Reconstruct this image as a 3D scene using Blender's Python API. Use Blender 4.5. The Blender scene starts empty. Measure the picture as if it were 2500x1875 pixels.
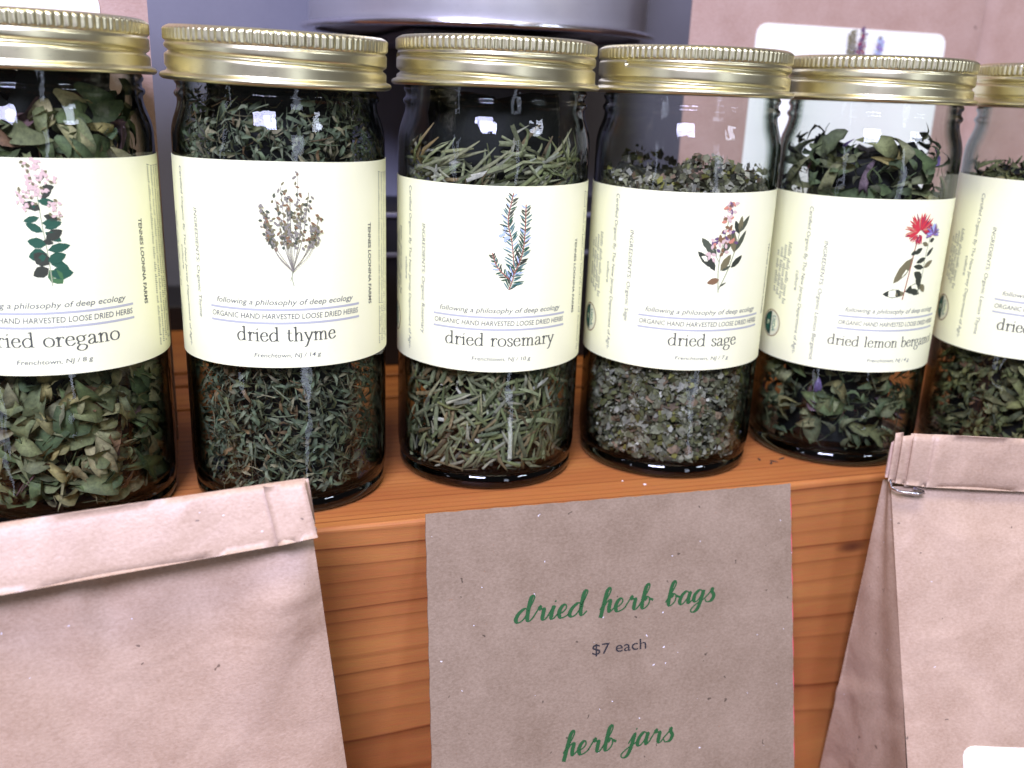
import bpy, math, random
import numpy as np
from mathutils import Matrix, Vector
random.seed(7); RNG = np.random.default_rng(7)
CM = 0.01
sc = bpy.context.scene
col = sc.collection

# ------------------------------------------------------------------ camera
cam_d = bpy.data.cameras.new('camera'); cam = bpy.data.objects.new('camera', cam_d); col.objects.link(cam)
yaw, pitch, roll = [math.radians(a) for a in (-18.04669, 17.75174, 2.16892)]
cy, sy, cp, sp = math.cos(yaw), math.sin(yaw), math.cos(pitch), math.sin(pitch)
F = Vector((-sy*cp, cy*cp, -sp)); Rv = Vector((cy, sy, 0)); U = Rv.cross(F)
Rr = math.cos(roll)*Rv + math.sin(roll)*U; Ur = -math.sin(roll)*Rv + math.cos(roll)*U
m = Matrix((Rr, Ur, -F)).transposed().to_4x4()
m.translation = Vector((-2.5889, -30.9256, 13.3056))*CM
cam.matrix_world = m
cam_d.sensor_width = 36; cam_d.lens = 2354.275/2500*36
cam_d.shift_x = 0.00066; cam_d.shift_y = 0.01485
cam_d.clip_start = 0.005; cam_d.clip_end = 50
cam_d.dof.use_dof = True; cam_d.dof.focus_distance = 0.30; cam_d.dof.aperture_fstop = 11.5
sc.camera = cam

# ------------------------------------------------------------------ light
w = bpy.data.worlds.new('World'); sc.world = w; w.use_nodes = True
bg = w.node_tree.nodes['Background']; bg.inputs[0].default_value = (0.66, 0.62, 0.66, 1); bg.inputs[1].default_value = 0.11
def area(name, loc, target, sx, sy_, power, colr):
    d = bpy.data.lights.new(name, 'AREA'); d.shape = 'RECTANGLE'; d.size = sx*CM; d.size_y = sy_*CM
    d.energy = power; d.color = colr
    o = bpy.data.objects.new(name, d); col.objects.link(o)
    o.location = Vector(loc)*CM
    o.rotation_euler = (Vector(target)-Vector(loc)).to_track_quat('-Z', 'Y').to_euler()
    return o
area('lamp_shop_key', (-30, -72, 70), (8, 0, 5), 34, 28, 14.5, (0.88, 0.90, 1.40))
area('lamp_shop_side', (62, -70, 60), (14, 0, 5), 18, 12, 1.8, (0.84, 0.91, 1.12))
area('fill_overhead', (0, -38, 150), (8, 0, 0), 90, 40, 14.5, (1.0, 0.90, 0.76))  # soft overhead fill, added for general light
area('fill_panel_front', (48, -190, -12), (10, 0, 5), 18, 170, 5.0, (0.82, 0.90, 1.15))  # added tall panel behind the camera: frontal light, brighter tin, glass streaks
area('streak_panel_side', (-150, -75, -12), (5, 0, 5), 9, 160, 2.2, (0.82, 0.90, 1.15))  # added narrow panel, unseen, puts a vertical streak on the glass
sc.view_settings.view_transform = 'Standard'; sc.view_settings.look = 'None'
sc.view_settings.exposure = 0.22; sc.view_settings.gamma = 1
sc.cycles.max_bounces = 14; sc.cycles.transparent_max_bounces = 24
sc.cycles.transmission_bounces = 10; sc.cycles.glossy_bounces = 5; sc.cycles.diffuse_bounces = 4
sc.cycles.caustics_reflective = False; sc.cycles.caustics_refractive = False
sc.cycles.sample_clamp_indirect = 4

# ------------------------------------------------------------------ materials
def newmat(name):
    mt = bpy.data.materials.new(name); mt.use_nodes = True
    nt = mt.node_tree; return mt, nt, nt.nodes['Principled BSDF']
def N(nt, t, **kw):
    n = nt.nodes.new(t)
    for k, v in kw.items(): setattr(n, k, v)
    return n
def plain(name, c, rough=.6, metal=0, spec=.5, sss=0):
    mt, nt, b = newmat(name)
    b.inputs['Base Color'].default_value = (*c, 1); b.inputs['Roughness'].default_value = rough
    b.inputs['Metallic'].default_value = metal; b.inputs['Specular IOR Level'].default_value = spec
    return mt
def ramp(nt, stops):
    r = N(nt, 'ShaderNodeValToRGB'); el = r.color_ramp.elements
    while len(el) < len(stops): el.new(0.5)
    for e, (p, c) in zip(el, stops): e.position = p; e.color = (*c, 1)
    return r
def noise(nt, vec, scale, detail=3, rough=.5, dist=0):
    n = N(nt, 'ShaderNodeTexNoise'); n.inputs['Scale'].default_value = scale
    n.inputs['Detail'].default_value = detail; n.inputs['Roughness'].default_value = rough
    n.inputs['Distortion'].default_value = dist
    nt.links.new(vec, n.inputs['Vector']); return n
def mapping(nt, vec, sc_=(1, 1, 1)):
    mp = N(nt, 'ShaderNodeMapping'); mp.inputs['Scale'].default_value = sc_
    nt.links.new(vec, mp.inputs['Vector']); return mp.outputs[0]
def mixc(nt, fac, a, b, mode='MIX'):
    mx = N(nt, 'ShaderNodeMix', data_type='RGBA', blend_type=mode)
    for sock, v in ((mx.inputs['Factor'], fac), (mx.inputs['A'], a), (mx.inputs['B'], b)): 
        if hasattr(v, 'is_linked') or hasattr(v, 'links'): nt.links.new(v, sock)
        elif isinstance(v, tuple): sock.default_value = (*v, 1)
        else: sock.default_value = v
    return mx.outputs['Result']
def mixsock(nt, fac, a, b, mode='MIX'):
    mx = N(nt, 'ShaderNodeMix', data_type='RGBA', blend_type=mode)
    fi, ai, bi = mx.inputs[0], mx.inputs[6], mx.inputs[7]
    for sock, v in ((fi, fac), (ai, a), (bi, b)):
        if isinstance(v, bpy.types.NodeSocket): nt.links.new(v, sock)
        elif isinstance(v, tuple): sock.default_value = (*v, 1)
        else: sock.default_value = v
    return mx.outputs[2]
def math_(nt, op, a, b=0.0, c=None):
    n = N(nt, 'ShaderNodeMath', operation=op)
    for i, v in enumerate((a, b, c)):
        if v is None: continue
        if isinstance(v, bpy.types.NodeSocket): nt.links.new(v, n.inputs[i])
        else: n.inputs[i].default_value = v
    return n.outputs[0]
def bump(nt, b, h, strength, dist):
    bm = N(nt, 'ShaderNodeBump'); bm.inputs['Strength'].default_value = strength
    bm.inputs['Distance'].default_value = dist
    nt.links.new(h, bm.inputs['Height']); nt.links.new(bm.outputs[0], b.inputs['Normal'])

def paper(name, c1, c2, flecks=0.0, rough=.75, fscale=1.0, spec=.3, relief=.5, crumple=0):
    mt, nt, b = newmat(name); L = nt.links.new
    tc = N(nt, 'ShaderNodeTexCoord').outputs['Object']
    n1 = noise(nt, tc, 55, 4, .6); n2 = noise(nt, mapping(nt, tc, (1, 1, 1.6)), 900*fscale, 3, .65)
    n3 = noise(nt, tc, 9, 2)
    r1 = ramp(nt, [(.3, c1), (.7, c2)])
    mixv = math_(nt, 'MULTIPLY_ADD', n1.outputs['Fac'], .45, math_(nt, 'MULTIPLY_ADD', n2.outputs['Fac'], .5, math_(nt, 'MULTIPLY', n3.outputs['Fac'], .12)))
    L(mixv, r1.inputs[0]); cs = r1.outputs[0]
    if flecks:
        for thr, cc_, scl, am in ((.075, tuple(x*.28 for x in c1), 150, .75), (.06, (.8, .78, .85), 190, .7), (.05, (.25, .12, .06), 330, .8)):
            v = N(nt, 'ShaderNodeTexVoronoi'); v.inputs['Scale'].default_value = scl; v.inputs['Randomness'].default_value = 1
            ds = noise(nt, tc, 400, 1); 
            L(mixsock(nt, .004, tc, ds.outputs['Color']), v.inputs['Vector'])
            lim = math_(nt, 'LESS_THAN', v.outputs['Distance'], thr)
            sepc = N(nt, 'ShaderNodeSeparateColor'); L(v.outputs['Color'], sepc.inputs[0])
            pick = math_(nt, 'GREATER_THAN', sepc.outputs[0], 1-.5*flecks)
            cs = mixsock(nt, math_(nt, 'MULTIPLY', math_(nt, 'MULTIPLY', lim, pick), am), cs, cc_)
    L(cs, b.inputs['Base Color']); b.inputs['Roughness'].default_value = rough
    b.inputs['Specular IOR Level'].default_value = spec
    bump(nt, b, math_(nt, 'ADD', n2.outputs['Fac'], math_(nt, 'MULTIPLY', n1.outputs['Fac'], 1.5)) if not crumple else math_(nt, 'ADD', n2.outputs['Fac'], math_(nt, 'MULTIPLY', noise(nt, tc, 34, 2, .45, .6).outputs['Fac'], crumple)), relief, .0002)
    return mt
M = {}
M['kraft'] = paper('kraft_paper', (.315, .20, .122), (.52, .37, .258), .3, rough=.5, spec=.6, crumple=26)
M['kraft_back'] = paper('kraft_paper_dull', (.33, .20, .145), (.46, .32, .255), .1, rough=.6)
M['card'] = paper('recycled_card', (.155, .105, .064), (.285, .212, .145), .9, rough=.85)
M['red_card'] = plain('red_card', (.62, .05, .09), .6)
M['label'] = paper('label_paper', (.885, .88, .53), (.905, .90, .57), 0, rough=.45, spec=1.0, relief=.08)
M['sticker'] = paper('sticker_paper', (.82, .82, .70), (.86, .86, .74), 0, rough=.45, spec=.5, relief=.08)
M['ink'] = plain('print_dark', (.075, .08, .06), .6)
M['ink_soft'] = plain('print_slate', (.10, .11, .11), .6)
M['rule'] = plain('print_rule_grey', (.42, .43, .42), .6)
M['green_ink'] = plain('print_green', (.008, .07, .012), .6)
M['black_ink'] = plain('print_black', (.012, .01, .014), .5)
M['seal_brown'] = plain('seal_brown', (.22, .12, .03), .6)
M['seal_green'] = plain('seal_green', (.01, .05, .03), .6)
M['seal_teal'] = plain('seal_teal', (.03, .20, .13), .6)
M['seal_cream'] = plain('seal_cream', (.72, .72, .5), .6)
M['wall'] = paper('painted_wall', (.16, .16, .195), (.19, .19, .225), 0, rough=.8, fscale=.5, relief=.15)
M['black'] = plain('black_plastic', (.012, .011, .014), .45)
M['strip'] = plain('pale_strip', (.28, .28, .36), .35, .6)
M['crumb'] = plain('dark_crumb', (.03, .018, .01), .8)
M['crumb_white'] = plain('white_crumb', (.75, .68, .66), .6)
PC = {  # printed botanical colours
 'pg': (.012, .075, .035), 'pg2': (.05, .14, .04), 'pink': (.60, .44, .36), 'olive': (.16, .14, .06), 'brown': (.20, .11, .045),
 'grey': (.22, .20, .15), 'bluegreen': (.08, .17, .15), 'paleblue': (.38, .47, .60), 'stem': (.33, .35, .20), 'red': (.55, .03, .04),
 'darkred': (.25, .02, .06), 'purple': (.24, .15, .38), 'darkgreen': (.03, .035, .018), 'peach': (.55, .22, .13), 'sagegreen': (.065, .075, .04),
 'redstem': (.30, .08, .05), 'violet': (.13, .07, .13)}
for k, v in PC.items(): M['p_'+k] = plain('print_'+k, v, .6)

def metal(name, c, rough, aniso=0, nz=0.02):
    mt, nt, b = newmat(name)
    b.inputs['Base Color'].default_value = (*c, 1); b.inputs['Metallic'].default_value = 1
    tc = N(nt, 'ShaderNodeTexCoord').outputs['Object']
    n1 = noise(nt, tc, 140, 4, .6)
    rr = N(nt, 'ShaderNodeMapRange'); rr.inputs[3].default_value = rough-.05; rr.inputs[4].default_value = rough+.09
    nt.links.new(n1.outputs['Fac'], rr.inputs[0]); nt.links.new(rr.outputs[0], b.inputs['Roughness'])
    n2 = noise(nt, tc, 1500, 2, .5); n4 = noise(nt, tc, 60, 2, .5)
    bump(nt, b, math_(nt, 'ADD', n2.outputs['Fac'], math_(nt, 'MULTIPLY', n4.outputs['Fac'], 14)), nz, .0002)
    sc1 = noise(nt, mapping(nt, tc, (1, 1, 6)), 320, 3, .7, 1.5); rs = ramp(nt, [(.60, c), (.74, tuple(x*.72 for x in c))]); nt.links.new(sc1.outputs['Fac'], rs.inputs[0]); nt.links.new(rs.outputs[0], b.inputs['Base Color'])
    return mt
M['brass'] = metal('gold_lacquered_steel', (.70, .645, .40), .33)
M['tin'] = metal('satin_tin', (.74, .73, .74), .36, nz=.05)
M['tin'].node_tree.nodes['Principled BSDF'].inputs['Metallic'].default_value = .72
M['wire'] = metal('shiny_tie', (.85, .82, .85), .18)

def wood():
    mt, nt, b = newmat('pine_wood'); L = nt.links.new
    tc = N(nt, 'ShaderNodeTexCoord').outputs['Object']
    cmv = mapping(nt, tc, (100, 100, 100))
    s = N(nt, 'ShaderNodeSeparateXYZ'); L(cmv, s.inputs[0])
    n1 = noise(nt, mapping(nt, cmv, (.028, .11, .11)), 1.0, 1, .4)
    n2 = noise(nt, mapping(nt, cmv, (.08, .7, .7)), 1.0, 2, .5)
    yy = math_(nt, 'SUBTRACT', s.outputs[1], 17.0); zz = math_(nt, 'ADD', s.outputs[2], 13.0)
    d = math_(nt, 'SQRT', math_(nt, 'ADD', math_(nt, 'MULTIPLY', yy, yy), math_(nt, 'MULTIPLY', zz, zz)))
    d = math_(nt, 'ADD', d, math_(nt, 'MULTIPLY', n1.outputs['Fac'], 1.7))
    d = math_(nt, 'ADD', d, math_(nt, 'MULTIPLY', n2.outputs['Fac'], .22))
    # uneven ring spacing
    n3 = noise(nt, mapping(nt, cmv, (.0, .0, .0)), 1, 0)
    ring = math_(nt, 'FRACT', math_(nt, 'MULTIPLY', d, 1/.31))
    ring2 = math_(nt, 'FRACT', math_(nt, 'MULTIPLY', d, 1/1.13))
    r1 = ramp(nt, [(0, (0, 0, 0)), (.62, (.04, .04, .04)), (.84, (.55, .55, .55)), (.92, (1, 1, 1)), (1, (.0, .0, .0))]); L(ring, r1.inputs[0])
    r2 = ramp(nt, [(0, (.25, .25, .25)), (.6, (.5, .5, .5)), (.95, (1, 1, 1)), (1, (.25, .25, .25))]); L(ring2, r2.inputs[0])
    fine = noise(nt, mapping(nt, cmv, (1.2, 30, 30)), 1, 4, .7)
    blot = noise(nt, mapping(nt, cmv, (.06, .5, .5)), 1, 3, .5)
    lines = math_(nt, 'MULTIPLY', r1.outputs[0], r2.outputs[0])
    base = ramp(nt, [(.25, (.42, .165, .044)), (.75, (.28, .086, .024))]); L(blot.outputs['Fac'], base.inputs[0])
    c = mixsock(nt, math_(nt, 'MULTIPLY', lines, .95), base.outputs[0], (.13, .030, .007))
    c = mixsock(nt, .35, c, fine.outputs['Color'], 'SOFT_LIGHT')
    # knots
    v = N(nt, 'ShaderNodeVectorMath', operation='DISTANCE'); v.inputs[1].default_value = (20.5*1.0*.35, -3.0, -2.9)
    L(mapping(nt, cmv, (.35, 1, 1)), v.inputs[0])
    kn = ramp(nt, [(0, (1, 1, 1)), (.12, (.8, .8, .8)), (.3, (0, 0, 0))]); L(v.outputs['Value'], kn.inputs[0])
    c = mixsock(nt, kn.outputs[0], c, (.10, .03, .012))
    L(c, b.inputs['Base Color'])
    b.inputs['Roughness'].default_value = .5; b.inputs['Specular IOR Level'].default_value = .25
    bump(nt, b, math_(nt, 'ADD', fine.outputs['Fac'], math_(nt, 'MULTIPLY', lines, .6)), .35, .0002)
    return mt
M['wood'] = wood()

def thin_glass():
    mt = bpy.data.materials.new('jar_glass_wall'); mt.use_nodes = True; nt = mt.node_tree; nt.nodes.clear(); L = nt.links.new
    out = N(nt, 'ShaderNodeOutputMaterial'); mx = N(nt, 'ShaderNodeMixShader')
    tr = N(nt, 'ShaderNodeBsdfTransparent'); gl = N(nt, 'ShaderNodeBsdfGlossy'); gl.inputs['Roughness'].default_value = .03
    lw = N(nt, 'ShaderNodeLayerWeight'); lw.inputs['Blend'].default_value = .5
    rp = ramp(nt, [(0, (.97, .98, .97)), (.50, (.94, .96, .94)), (.62, (.62, .66, .62)), (.74, (.20, .23, .21)), (.88, (.06, .07, .065)), (1, (.02, .03, .025))])  # tint darkens towards the silhouette, standing in for dark edge reflections
    L(lw.outputs['Facing'], rp.inputs[0]); L(rp.outputs[0], tr.inputs['Color'])
    fr = math_(nt, 'MULTIPLY_ADD', math_(nt, 'POWER', lw.outputs['Facing'], 4.5), .7, .018)
    tc = N(nt, 'ShaderNodeTexCoord').outputs['Object']
    nz = noise(nt, mapping(nt, tc, (1, 1, .45)), 95, 2, .5)
    bm = N(nt, 'ShaderNodeBump'); bm.inputs['Strength'].default_value = .6; bm.inputs['Distance'].default_value = .0014
    L(nz.outputs['Fac'], bm.inputs['Height']); L(bm.outputs[0], gl.inputs['Normal']); 
    fm = math_(nt, 'MINIMUM', fr, .5)
    L(fm, mx.inputs[0]); L(tr.outputs[0], mx.inputs[1]); L(gl.outputs[0], mx.inputs[2]); L(mx.outputs[0], out.inputs[0])
    return mt
M['glass'] = thin_glass()
mt, nt, b = newmat('jar_glass_base'); b.inputs['Base Color'].default_value = (.22, .30, .21, 1); b.inputs['Roughness'].default_value = .03
b.inputs['Transmission Weight'].default_value = 1; b.inputs['IOR'].default_value = 1.5; M['glass_base'] = mt

def herb(name, rough=.75):
    mt, nt, b = newmat(name); L = nt.links.new
    at = N(nt, 'ShaderNodeAttribute'); at.attribute_name = 'tint'
    tc = N(nt, 'ShaderNodeTexCoord').outputs['Object']
    n = noise(nt, tc, 700, 3, .7); r = ramp(nt, [(.25, (.5, .5, .5)), (.75, (1.35, 1.35, 1.3))]); L(n.outputs['Fac'], r.inputs[0])
    oi = N(nt, 'ShaderNodeObjectInfo'); r2 = ramp(nt, [(0, (.65, .7, .7)), (.5, (1, 1, 1)), (1, (1.35, 1.25, 1.15))]); L(oi.outputs['Random'], r2.inputs[0])
    c = mixsock(nt, 1.0, at.outputs['Color'], (.84, .74, .56), 'MULTIPLY'); c = mixsock(nt, 1.0, c, r.outputs[0], 'MULTIPLY'); c = mixsock(nt, 1.0, c, r2.outputs[0], 'MULTIPLY')
    L(c, b.inputs['Base Color']); b.inputs['Roughness'].default_value = rough; b.inputs['Specular IOR Level'].default_value = .35
    bump(nt, b, n.outputs['Fac'], .4, .0003)
    return mt
M['herb'] = herb('dried_leaf')

# ------------------------------------------------------------------ object helpers
def link_mesh(name, verts, faces, mats, parent=None, mi=None, smooth=False, tint=None, loc=None, scale=CM):
    me = bpy.data.meshes.new(name)
    V = np.asarray(verts, float)*scale
    me.from_pydata(V.tolist(), [], [list(map(int, f)) for f in faces]); me.update()
    for mt_ in (mats if isinstance(mats, (list, tuple)) else [mats]): me.materials.append(mt_)
    if mi is not None: me.polygons.foreach_set('material_index', mi)
    if smooth: me.polygons.foreach_set('use_smooth', [True]*len(me.polygons))
    if tint is not None:
        a = me.color_attributes.new('tint', 'FLOAT_COLOR', 'POINT')
        t = np.ones((len(V), 4)); t[:, :3] = tint; a.data.foreach_set('color', t.ravel())
    o = bpy.data.objects.new(name, me); col.objects.link(o)
    if parent is not None: o.parent = parent
    if loc is not None: o.location = Vector(loc)*CM
    return o
def empty(name, label, cat, loc=(0, 0, 0), group=None):
    o = bpy.data.objects.new(name, None); col.objects.link(o); o.location = Vector(loc)*CM
    o.empty_display_size = .02; o['label'] = label; o['category'] = cat
    if group: o['group'] = group
    return o
def tag(o, label=None, cat=None, group=None, kind=None):
    if label: o['label'] = label
    if cat: o['category'] = cat
    if group: o['group'] = group
    if kind: o['kind'] = kind
    return o
class MB:
    def __init__(s): s.v = []; s.f = []; s.m = []; s.n = 0
    def add(s, v, f, mi=0):
        b0 = s.n; s.v.extend([tuple(map(float, p)) for p in v]); s.n += len(v)
        for q in f: s.f.append([b0+i for i in q]); s.m.append(mi)
    def obj(s, name, mats, parent=None, **k): return link_mesh(name, s.v, s.f, mats, parent, mi=s.m, **k)
def box(mb, x0, x1, y0, y1, z0, z1, mi=0, c=0.0):
    if c <= 0:
        v = [(x, y, z) for x in (x0, x1) for y in (y0, y1) for z in (z0, z1)]
        f = [(0, 1, 3, 2), (4, 6, 7, 5), (0, 4, 5, 1), (2, 3, 7, 6), (0, 2, 6, 4), (1, 5, 7, 3)]
        mb.add(v, f, mi); return
    # rounded along x edges: profile in yz swept in x
    pr = []
    for (cy_, cz_, a0) in ((y1-c, z1-c, 0), (y0+c, z1-c, 90), (y0+c, z0+c, 180), (y1-c, z0+c, 270)):
        for k in range(5):
            a = math.radians(a0+90*k/4); pr.append((cy_+c*math.cos(a), cz_+c*math.sin(a)))
    n = len(pr); v = [(x0, *p) for p in pr]+[(x1, *p) for p in pr]
    f = [(i, (i+1) % n, n+(i+1) % n, n+i) for i in range(n)]+[tuple(range(n))[::-1], tuple(range(n, 2*n))]
    mb.add(v, f, mi)
def lathe(mb, prof, n=96, mi=0, rfun=None, close=False):
    v = []; f = []
    for i, (r, z) in enumerate(prof):
        for k in range(n):
            a = 2*math.pi*k/n; rr = rfun(r, z, a) if rfun else r
            v.append((rr*math.sin(a), -rr*math.cos(a), z))
    R_ = len(prof)
    for i in range(R_-1+(1 if close else 0)):
        j = (i+1) % R_
        for k in range(n):
            k2 = (k+1) % n; f.append((i*n+k, i*n+k2, j*n+k2, j*n+k))
    mb.add(v, f, mi)
def arcpts(cx, cz, r, a0, a1, n):
    return [(cx+r*math.cos(math.radians(a0+(a1-a0)*k/n)), cz+r*math.sin(math.radians(a0+(a1-a0)*k/n))) for k in range(n+1)]

# ------------------------------------------------------------------ lettering
def catmull(P, n=6):
    P = [np.array(p, float) for p in P]
    if len(P) == 2: return P
    out = []; Q = [2*P[0]-P[1]]+P+[2*P[-1]-P[-2]]
    for i in range(1, len(Q)-2):
        for k in range(n):
            t = k/n; a, b_, c_, d_ = Q[i-1], Q[i], Q[i+1], Q[i+2]
            out.append(.5*(2*b_+(c_-a)*t+(2*a-5*b_+4*c_-d_)*t*t+(3*b_-a-3*c_+d_)*t**3))
    out.append(P[-1]); return out
SERIF = {
 'd': ([[(.80, .85), (.5, 1.02), (.17, .78), (.08, .45), (.25, .04), (.55, .03), (.80, .25)], [(.83, 1.88), (.83, .08)], [(.62, 1.8), (.83, 1.92)], [(.83, .06), (1.04, .04)]], 1.18),
 'r': ([[(.25, .98), (.25, .03)], [(.05, .88), (.25, 1.02)], [(.03, .02), (.5, .02)], [(.27, .62), (.42, .93), (.62, 1.0), (.72, .86)]], .82),
 'i': ([[(.25, .98), (.25, .03)], [(.05, .88), (.25, 1.02)], [(.03, .02), (.47, .02)], [(.22, 1.42), (.32, 1.54)]], .55),
 'e': ([[(.12, .56), (.76, .62)], [(.76, .62), (.68, .92), (.42, 1.02), (.15, .78), (.09, .42), (.28, .05), (.58, .03), (.84, .26)]], .95),
 't': ([[(.3, 1.35), (.29, .9), (.29, .3), (.42, .03), (.68, .12)], [(.07, .96), (.62, .96)]], .75),
 'h': ([[(.25, 1.9), (.25, .03)], [(.05, 1.8), (.25, 1.92)], [(.03, .02), (.47, .02)], [(.27, .68), (.5, .97), (.76, .92), (.83, .6), (.83, .03)], [(.63, .02), (1.04, .02)]], 1.15),
 'n': ([[(.25, .98), (.25, .03)], [(.05, .88), (.25, 1.02)], [(.03, .02), (.47, .02)], [(.27, .68), (.5, .97), (.76, .92), (.83, .6), (.83, .03)], [(.63, .02), (1.04, .02)]], 1.15),
 'm': ([[(.25, .98), (.25, .03)], [(.05, .88), (.25, 1.02)], [(.03, .02), (.45, .02)], [(.27, .68), (.5, .97), (.74, .92), (.8, .6), (.8, .03)], [(.62, .02), (1.0, .02)], [(.82, .68), (1.05, .97), (1.29, .92), (1.36, .6), (1.36, .03)], [(1.17, .02), (1.57, .02)]], 1.68),
 'y': ([[(.1, .97), (.48, .06)], [(.86, .97), (.48, .06), (.25, -.55), (.02, -.68)], [(-.03, .98), (.3, .98)], [(.68, .98), (1.0, .98)]], .98),
 'o': ([[(.5, 1.0), (.2, .85), (.08, .5), (.2, .14), (.5, 0), (.8, .14), (.92, .5), (.8, .85), (.5, 1.0)]], 1.05),
 'g': ([[(.42, 1.0), (.15, .88), (.1, .65), (.2, .42), (.42, .36), (.66, .46), (.72, .7), (.62, .92), (.42, 1.0)], [(.25, .38), (.14, .2), (.3, .06), (.65, .02), (.9, -.18), (.75, -.52), (.4, -.62), (.08, -.45), (.1, -.2), (.3, .02)], [(.66, .9), (.92, 1.0)]], 1.0),
 'a': ([[(.14, .78), (.32, 1.0), (.58, .95), (.66, .7), (.66, .2), (.76, .03), (.93, .1)], [(.64, .6), (.3, .48), (.1, .22), (.25, .0), (.5, .07), (.66, .28)]], .98),
 's': ([[(.62, .78), (.5, .98), (.25, .97), (.13, .76), (.35, .54), (.62, .33), (.55, .06), (.28, -.01), (.1, .2)]], .76),
 'l': ([[(.25, 1.9), (.25, .03)], [(.05, 1.8), (.25, 1.92)], [(.03, .02), (.47, .02)]], .55),
 'b': ([[(.2, 1.9), (.2, .1)], [(.02, 1.8), (.2, 1.92)], [(.22, .72), (.5, 1.0), (.82, .85), (.9, .48), (.75, .1), (.45, 0), (.2, .12)]], 1.08),
 ' ': ([], .62)}
SCRIPT = {
 'd': ([[(.78, .8), (.5, 1.0), (.15, .65), (.05, .2), (.28, .0), (.6, .3), (.85, 1.2), (.98, 2.1), (.9, 2.38), (.76, 2.1), (.74, 1.2), (.78, .3), (.95, .03), (1.2, .3)]], 1.18),
 'r': ([[(0, .3), (.22, .85), (.3, 1.1), (.36, .82), (.6, .85), (.62, .5), (.64, .12), (.8, .02), (1.0, .3)]], .98),
 'i': ([[(0, .3), (.26, 1.0), (.22, .5), (.25, .1), (.4, .02), (.62, .3)], [(.31, 1.45), (.33, 1.52)]], .6),
 'e': ([[(0, .3), (.35, .42), (.55, .72), (.42, 1.0), (.2, .8), (.12, .38), (.3, .02), (.6, .08), (.85, .3)]], .82),
 'h': ([[(0, .3), (.35, 1.2), (.48, 2.0), (.4, 2.36), (.24, 2.0), (.2, 1.1), (.15, -.25)], [(.17, .3), (.42, .9), (.6, .88), (.6, .4), (.7, .03), (.95, .3)]], .94),
 'b': ([[(0, .3), (.35, 1.2), (.48, 2.0), (.4, 2.36), (.24, 2.0), (.2, 1.0), (.22, .2), (.4, 0), (.66, .3), (.66, .72), (.48, .9), (.34, .7)], [(.64, .74), (.9, .62)]], .95),
 'a': ([[(.68, .82), (.42, 1.0), (.14, .65), (.08, .2), (.28, .0), (.55, .35), (.72, .95), (.68, .4), (.77, .03), (1.0, .3)]], .98),
 'g': ([[(.66, .82), (.42, 1.0), (.14, .68), (.12, .25), (.32, .1), (.56, .45), (.7, .95), (.62, 0), (.48, -.55), (.2, -.72), (.05, -.52), (.3, -.15), (.9, .28)]], .9),
 's': ([[(0, .3), (.35, .8), (.44, 1.1), (.44, .8), (.64, .45), (.52, .06), (.2, .0), (.06, .18)]], .78),
 'j': ([[(.0, .3), (.3, 1.0), (.24, 0), (.08, -.6), (-.2, -.75), (-.38, -.5), (-.05, -.1), (.55, .3)], [(.37, 1.45), (.39, 1.52)]], .58),
 ' ': ([], .95)}
def stroke_text(txt, glyphs, xh, thick, thin, shear=0, nib=0.0, width=None, sub=6):
    """flat 2-D lettering: list of (verts2d, faces, layer); origin centred, baseline 0"""
    adv = sum(glyphs[c][1] for c in txt)*xh
    sx = (width/adv) if width else 1.0
    out = []; x = 0
    for ch in txt:
        st, ad = glyphs[ch]
        if glyphs is SERIF: st = [[(q[0], q[1] if q[1] < 1.2 else 1.2+(q[1]-1.2)*.6) for q in s0] for s0 in st]
        if glyphs is SCRIPT: st = [[(q[0], q[1] if q[1] < 1 else 1+(q[1]-1)*.66) for q in s0] for s0 in st]
        for li, s_ in enumerate(st):
            P = catmull(s_, sub); P = [np.array((p[0]*xh*sx+p[1]*xh*shear+x, p[1]*xh)) for p in P]
            V = []; n = len(P)
            for i, p in enumerate(P):
                d = P[min(i+1, n-1)]-P[max(i-1, 0)]; L_ = np.hypot(*d)+1e-9; d = d/L_
                ang = abs(math.sin(math.atan2(d[1], d[0])-nib)); wd = (thin+(thick-thin)*ang**1.3)*xh/2
                if glyphs is SCRIPT:
                    wd = (thin+(thick-thin)*(max(0, -d[1])**1.0 if d[1] < 0 else .12*ang))*xh/2
                q = np.array((-d[1], d[0]))*wd
                ex_ = 0
                if i == 0: ex_ = -wd*.6
                if i == n-1: ex_ = wd*.6
                V += [p+q+d*ex_, p-q+d*ex_]
            out.append((V, [(2*i, 2*i+1, 2*i+3, 2*i+2) for i in range(n-1)], li % 3))
        x += ad*xh*sx
    tot = x
    return [([(p[0]-tot/2, p[1]) for p in V], f, l) for V, f, l in out], tot
_fc = {}
def font_text(txt, capheight, shear=0, bold=0, width=None):
    key = (txt, shear, bold)
    if key not in _fc:
        cu = bpy.data.curves.new('t', 'FONT'); cu.body = txt; cu.size = 1; cu.shear = shear; cu.offset = bold; cu.resolution_u = 3; cu.align_x = 'CENTER'
        o = bpy.data.objects.new('t', cu); col.objects.link(o)
        dg = bpy.context.evaluated_depsgraph_get(); me = o.evaluated_get(dg).to_mesh()
        V = [(v.co.x, v.co.y) for v in me.vertices]; Fc = [tuple(p.vertices) for p in me.polygons]
        o.evaluated_get(dg).to_mesh_clear(); bpy.data.objects.remove(o); bpy.data.curves.remove(cu)
        _fc[key] = (V, Fc)
    V, Fc = _fc[key]; s = capheight/.7
    xs = [v[0] for v in V]; wd = (max(xs)-min(xs))*s; sx = width/wd if width else 1
    cx = (max(xs)+min(xs))/2
    return [([((v[0]-cx)*s*sx, v[1]*s) for v in V], Fc, 0)]
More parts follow.
